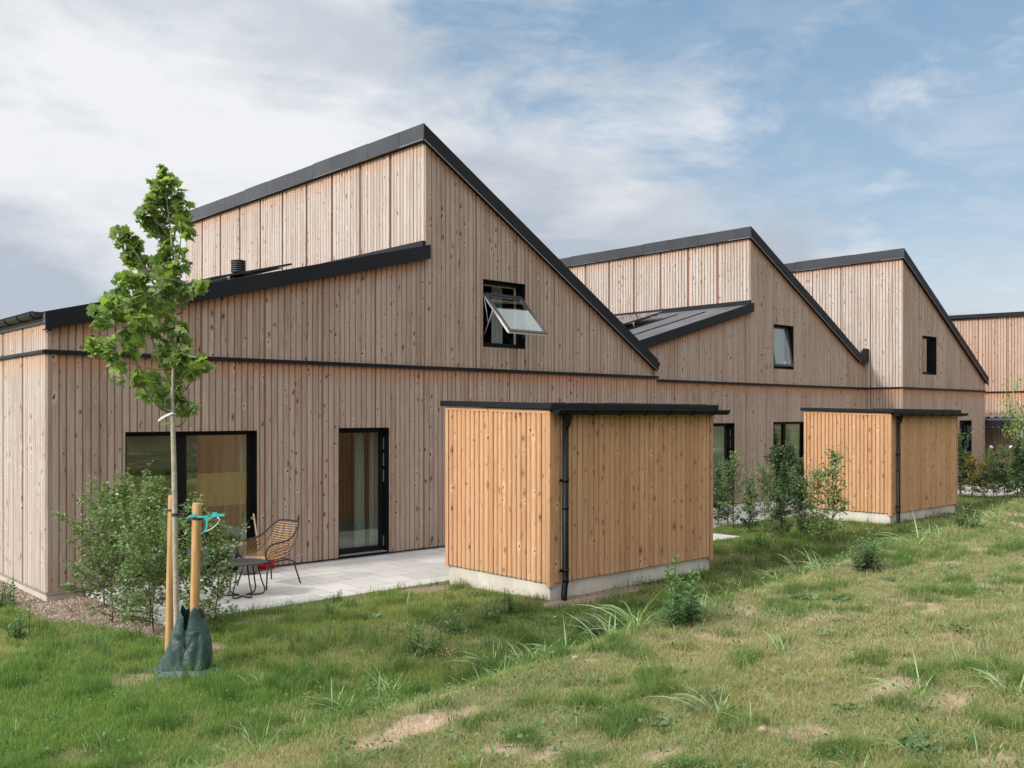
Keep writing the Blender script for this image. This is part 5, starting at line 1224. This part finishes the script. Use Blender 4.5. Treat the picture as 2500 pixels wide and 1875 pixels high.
# ---------------------------------------------------------------- terrace furniture
def lounge_chair():
    root = thing('lounge_chair', 'rattan lounge chair with black tubular frame beside the round table', 'chair', (6.44, 12.10, -.02), math.atan2(-.23, -.97))
    # local +x front, +y left of sitter
    rim = [(.27, .255, .385), (.31, .285, .44), (.325, .305, .52), (.29, .315, .585), (.20, .32, .615), (.02, .322, .625), (-.10, .312, .645), (-.19, .295, .70), (-.27, .27, .775), (-.33, .245, .835), (-.36, .20, .86), (-.37, .12, .868), (-.372, 0, .87)]
    full = rim+[(x_, -y_, z_) for x_, y_, z_ in rim[-2::-1]]
    def smooth(pts, it=2):
        pts = [Vector(p) for p in pts]
        for _ in range(it):
            q = [pts[0]]
            for a_, b_ in zip(pts, pts[1:]): q += [a_.lerp(b_, .25), a_.lerp(b_, .75)]
            pts = q+[pts[-1]]
        return pts
    m = MB(); m.tube(smooth(full), .0125, 8); m.tube([(.27, .255, .385), (.275, 0, .375), (.27, -.255, .385)], .011, 8); m.build('frame', M['black_tube'], root)
    spine = smooth([(.28, 0, .375), (.15, 0, .36), (-.05, 0, .352), (-.16, 0, .375), (-.225, 0, .46), (-.29, 0, .63), (-.345, 0, .78), (-.372, 0, .868)], 3)
    rs = smooth(rim[:11], 3)
    def pick(lst, t_):
        d_ = [0]
        for a_, b_ in zip(lst, lst[1:]): d_.append(d_[-1]+(b_-a_).length)
        v_ = t_*d_[-1]
        for i in range(len(lst)-1):
            if d_[i+1] >= v_: return lst[i].lerp(lst[i+1], (v_-d_[i])/max(1e-9, d_[i+1]-d_[i]))
        return lst[-1]
    def S(t_, th):
        R_ = pick(rs, t_); P_ = pick(spine, t_); c_, s_ = math.cos(th), math.sin(th); e = .62
        w_ = 1-abs(c_)**e; sy_ = (1 if s_ > 0 else -1)*abs(s_)**.75
        return Vector((P_.x*(1-w_)+R_.x*w_, R_.y*sy_, P_.z*(1-w_)+R_.z*w_))
    m = MB()
    for i in range(27):
        t_ = .03+.93*i/26; m.tube([S(t_, th) for th in np.linspace(-PI/2, PI/2, 21)], .0045, 5, cap=False)
    m.build('rattan_weave', M['rattan'], root)
    m = MB()
    for th in (-1.05, -.62, -.2, .2, .62, 1.05): m.tube([S(t_, th)-Vector((.004, 0, .004)) for t_ in np.linspace(.02, .98, 24)], .007, 6)
    for s_ in (-1, 1):
        for th in (1.28, 1.42): m.tube([S(t_, th*s_) for t_ in np.linspace(.02, .55, 12)], .0055, 6)
    m.build('support_rib', M['black_tube'], root)
    m = MB(); m.tube([(.25, .2, .345), (-.2, .2, .345), (-.2, -.2, .345), (.25, -.2, .345)], .010, 8, closed=True); m.build('seat_base', M['black_tube'], root)
    for (sx_, sy_) in ((1, 1), (1, -1), (-1, 1), (-1, -1)):
        m = MB(); m.tube([(.16*sx_, .2*sy_, .345), (.235*sx_, .235*sy_, .32), (.31*sx_, .30*sy_, 0)], .011, 8); m.build('leg', M['black_tube'], root)
    return root
lounge_chair()
tb = thing('side_table', 'round black metal side table in front of the rattan chair', 'table', (5.77, 11.56, -.02), math.radians(-20))
m = MB(); m.lathe([(0, .435), (.300, .435), (.312, .440), (.312, .452), (.302, .450), (.298, .446), (0, .446)], 48, smooth=False); m.build('tabletop', M['tabletop'], tb)
for k_ in range(3):
    a = k_*2*PI/3+.4; m = MB()
    def pp(r_, off, z_): return (r_*math.cos(a)-off*math.sin(a), r_*math.sin(a)+off*math.cos(a), z_)
    pts = [pp(.18, .06, .43), pp(.225, .09, .20), pp(.255, .115, .10), pp(.26, .12, .055), pp(.235, .11, .022), pp(.18, .07, .012), pp(.05, .0, .012), pp(.18, -.07, .012), pp(.235, -.11, .022), pp(.26, -.12, .055), pp(.255, -.115, .10), pp(.225, -.09, .20), pp(.18, -.06, .43)]
    m.tube(pts, .0095, 8); m.build('leg', M['black_tube'], tb)
bp_ = on_y(606, 13.12)
m = MB(); m.lathe([(0, 0), (.115, 0), (.15, .05), (.168, .12), (.165, .2), (.172, .25), (.16, .25), (.15, .2), (.0, .19)], 28)
po = m.build('plant_pot', M['pot']); po.location = (bp_, 13.12, -.02); tag(po, 'blue glazed plant pot standing under the wide window behind the table', 'pot')
bx_ = on_y(633, 13.30)
br = thing('broom', 'broom with red bristles leaning on the wall behind the rattan chair', 'broom', (bx_, 13.24, -.02))
m = MB(); m.tube([(-.02, 0, .19), (-.03, .19, .86)], .0125, 8); m.build('handle', M['broom_wood'], br)
m = MB(); m.box(-.06, .22, -.035, .035, .15, .19); m.build('brush_block', M['broom_wood'], br, bevel=.006)
m = MB()
for i in range(28):
    for j in range(4):
        xx = -.055+i*.0098; yy = -.03+j*.018; m.tube([(xx, yy, .152), (xx+random.uniform(-.006, .012), yy+random.uniform(-.008, .004), .015+random.uniform(0, .012))], .0046, 4)
m.build('bristles', M['brush_red'], br)
# metal garden chair by the middle house
p = at(1757, 1290, 20.6); gc = thing('garden_chair', 'black tube garden chair half hidden by the near shed, before the middle house door', 'chair', (p.x, p.y, -.02), math.radians(200))
m = MB(); m.tube([(-.22, -.24, .0), (-.2, -.24, .45), (-.26, -.24, .80), (-.27, -.18, .86), (-.27, .18, .86), (-.26, .24, .80), (-.2, .24, .45), (-.22, .24, 0)], .013, 8); m.build('back_frame', M['black_tube'], gc)
m = MB(); m.box(-.2, .24, -.23, .23, .435, .455); m.build('seat', M['black_tube'], gc, bevel=.01)
for s_ in (-1, 1):
    m = MB(); m.tube([(.24, .24*s_, 0), (.22, .24*s_, .64), (-.22, .245*s_, .66)], .012, 8); m.build('leg', M['black_tube'], gc)
m = MB()
for k_ in range(7): m.tube([(-.2, -.2+k_*.067, .46), (-.265, -.2+k_*.067, .85)], .006, 6)
m.build('backrest', M['black_tube'], gc)
# things seen behind the wide window
fl = thing('flowering_pot_plant', 'red flowering pot plant standing inside the wide window of the near house', 'plant', (6.35, YA+.55, .015))
m = MB(); m.lathe([(0, 0), (.09, 0), (.12, .22), (0, .22)], 20); m.build('pot', M['teal'], fl)
m = MB(); m.tube([(0, 0, .2), (.02, 0, .75)], .008, 6); m.build('stem', M['weed'], fl)
q = rng.normal(0, .07, (90, 3))+np.array([0, 0, .8]); V_, F_ = scatter(LO[0], LO[1], q, rot_from(rng.normal(size=(90, 3)), q[:, 0]), rng.uniform(.04, .07, 90))
t = NT('red_petals'); M['petal'] = t.bsdf((.5, .03, .03), .6, trans=(.3, (.5, .05, .05))); np_mesh('flowers', V_, F_, M['petal'], fl, {'tone': np.ones(len(V_))})
# ---------------------------------------------------------------- light
SUN = Vector((-.82, .12, .60)).normalized()
sun = bpy.data.lights.new('sun', 'SUN'); sun.energy = 3.5; sun.angle = math.radians(5); sun.color = (1, .955, .89)
so = bpy.data.objects.new('sun', sun); C.objects.link(so); so.rotation_euler = (-SUN).to_track_quat('-Z', 'Y').to_euler(); so.location = (-20, -5, 25)
w = bpy.data.worlds.new('World'); bpy.context.scene.world = w; w.use_nodes = True; wt = w.node_tree; wt.nodes.clear()
class W(NT):
    def __init__(s): s.t = wt; s.out = s.n('ShaderNodeOutputWorld')
t = W(); gen = t.n('ShaderNodeTexCoord').outputs['Generated']; dx, dy, dz = t.sep(gen)
sky = t.n('ShaderNodeTexSky', sky_type='NISHITA', sun_disc=False); sky.sun_elevation = math.asin(SUN.z); sky.sun_rotation = math.atan2(SUN.x, SUN.y)
sky.air_density = 1.0; sky.dust_density = 1.5; sky.ozone_density = 1.6
fwd = t.math('ADD', t.math('MULTIPLY', dx, ca), t.math('MULTIPLY', dy, sa)); rgt = t.math('SUBTRACT', t.math('MULTIPLY', dx, sa), t.math('MULTIPLY', dy, ca))
az = t.math('ARCTAN2', rgt, fwd); el = t.math('ARCSINE', dz)
den = t.math('ADD', t.math('MAXIMUM', dz, 0.0), .16)
px_, py_ = t.math('DIVIDE', dx, den), t.math('DIVIDE', dy, den)
pv_ = t.comb(px_, py_, 0.0)
nA = t.noise(pv_, 1.1, 8, .58, .5); nB = t.noise(pv_, 3.2, 7, .62, .9); nC = t.noise(t.comb(t.math('MULTIPLY', az, 3.0), t.math('MULTIPLY', el, 7.0), 3.3), 1.0, 7, .6, .4)
nD = t.noise(t.comb(t.math('MULTIPLY', az, 2.2), t.math('MULTIPLY', el, 4.5), 9.1), 1.4, 5, .5, .2)
edge = t.math('SUBTRACT', t.math('SUBTRACT', .415, t.math('MULTIPLY', az, .55)), el)          # >0 : in the cloud bank
mask = t.math('ADD', t.math('MULTIPLY', edge, 3.0), t.math('MULTIPLY', t.math('SUBTRACT', nC, .5), 2.6))
mask = t.math('ADD', mask, t.math('MULTIPLY', t.math('SUBTRACT', nB, .5), .7))
m1 = t.ramp(mask, -.30, .42)
low = t.ramp(t.math('ADD', el, t.math('MULTIPLY', t.math('SUBTRACT', nC, .5), .25)), .02, .20, .75, 0)
wisp = t.ramp(t.math('ADD', nB, t.math('MULTIPLY', nA, .4)), .58, .98, .04, .38)
behind = t.ramp(t.math('ABSOLUTE', az), .75, 1.3, 0, .9)
cm = t.math('MAXIMUM', behind, t.math('MAXIMUM', t.math('MAXIMUM', m1, low), wisp), clamp=True); cm = t.math('MAXIMUM', cm, t.ramp(el, .55, .85, 0, .9))
gsh = t.math('ADD', t.math('ADD', t.ramp(nD, .36, .60, 0, .85), t.math('MULTIPLY', t.math('SUBTRACT', nB, .5), .9)), t.ramp(el, .05, .33, .35, -.15))
ccol = t.mix(t.math('MINIMUM', t.math('MAXIMUM', gsh, 0.0), 1.0), (.89, .905, .93), (.50, .56, .645))
skyc = t.mix(.65, sky.outputs[0], t.mix(t.ramp(el, .0, .45), (3.2, 3.9, 4.4), (1.55, 2.75, 4.0)))
b1 = t.n('ShaderNodeBackground'); t.link(skyc, b1.inputs[0]); b1.inputs[1].default_value = .15
b2 = t.n('ShaderNodeBackground'); t.link(ccol, b2.inputs[0]); 
sd_ = t.math('ADD', t.math('ADD', t.math('MULTIPLY', dx, SUN.x), t.math('MULTIPLY', dy, SUN.y)), t.math('MULTIPLY', dz, SUN.z))
t.link(t.math('ADD', t.ramp(sd_, .05, .95, .98, 2.6), t.ramp(el, .55, .9, 0, .9)), b2.inputs[1])
mx = t.n('ShaderNodeMixShader'); t.link(cm, mx.inputs[0]); t.link(b1.outputs[0], mx.inputs[1]); t.link(b2.outputs[0], mx.inputs[2]); t.link(mx.outputs[0], t.out.inputs[0])
# ---------------------------------------------------------------- camera
cam = bpy.data.cameras.new('camera'); co = bpy.data.objects.new('camera', cam); C.objects.link(co)
cam.sensor_width = 36; cam.lens = F_PX/2500*36; cam.shift_y = (HOR-937.5)/2500; cam.clip_end = 3000; cam.clip_start = .05
co.location = (0, 0, HC); co.rotation_euler = (PI/2, 0, AL-PI/2)
sc = bpy.context.scene; sc.camera = co
sc.view_settings.view_transform = 'Standard'; sc.view_settings.look = 'None'; sc.view_settings.exposure = 0
sc.render.engine = 'CYCLES'; sc.cycles.max_bounces = 6; sc.cycles.transparent_max_bounces = 8; sc.cycles.use_denoising = True
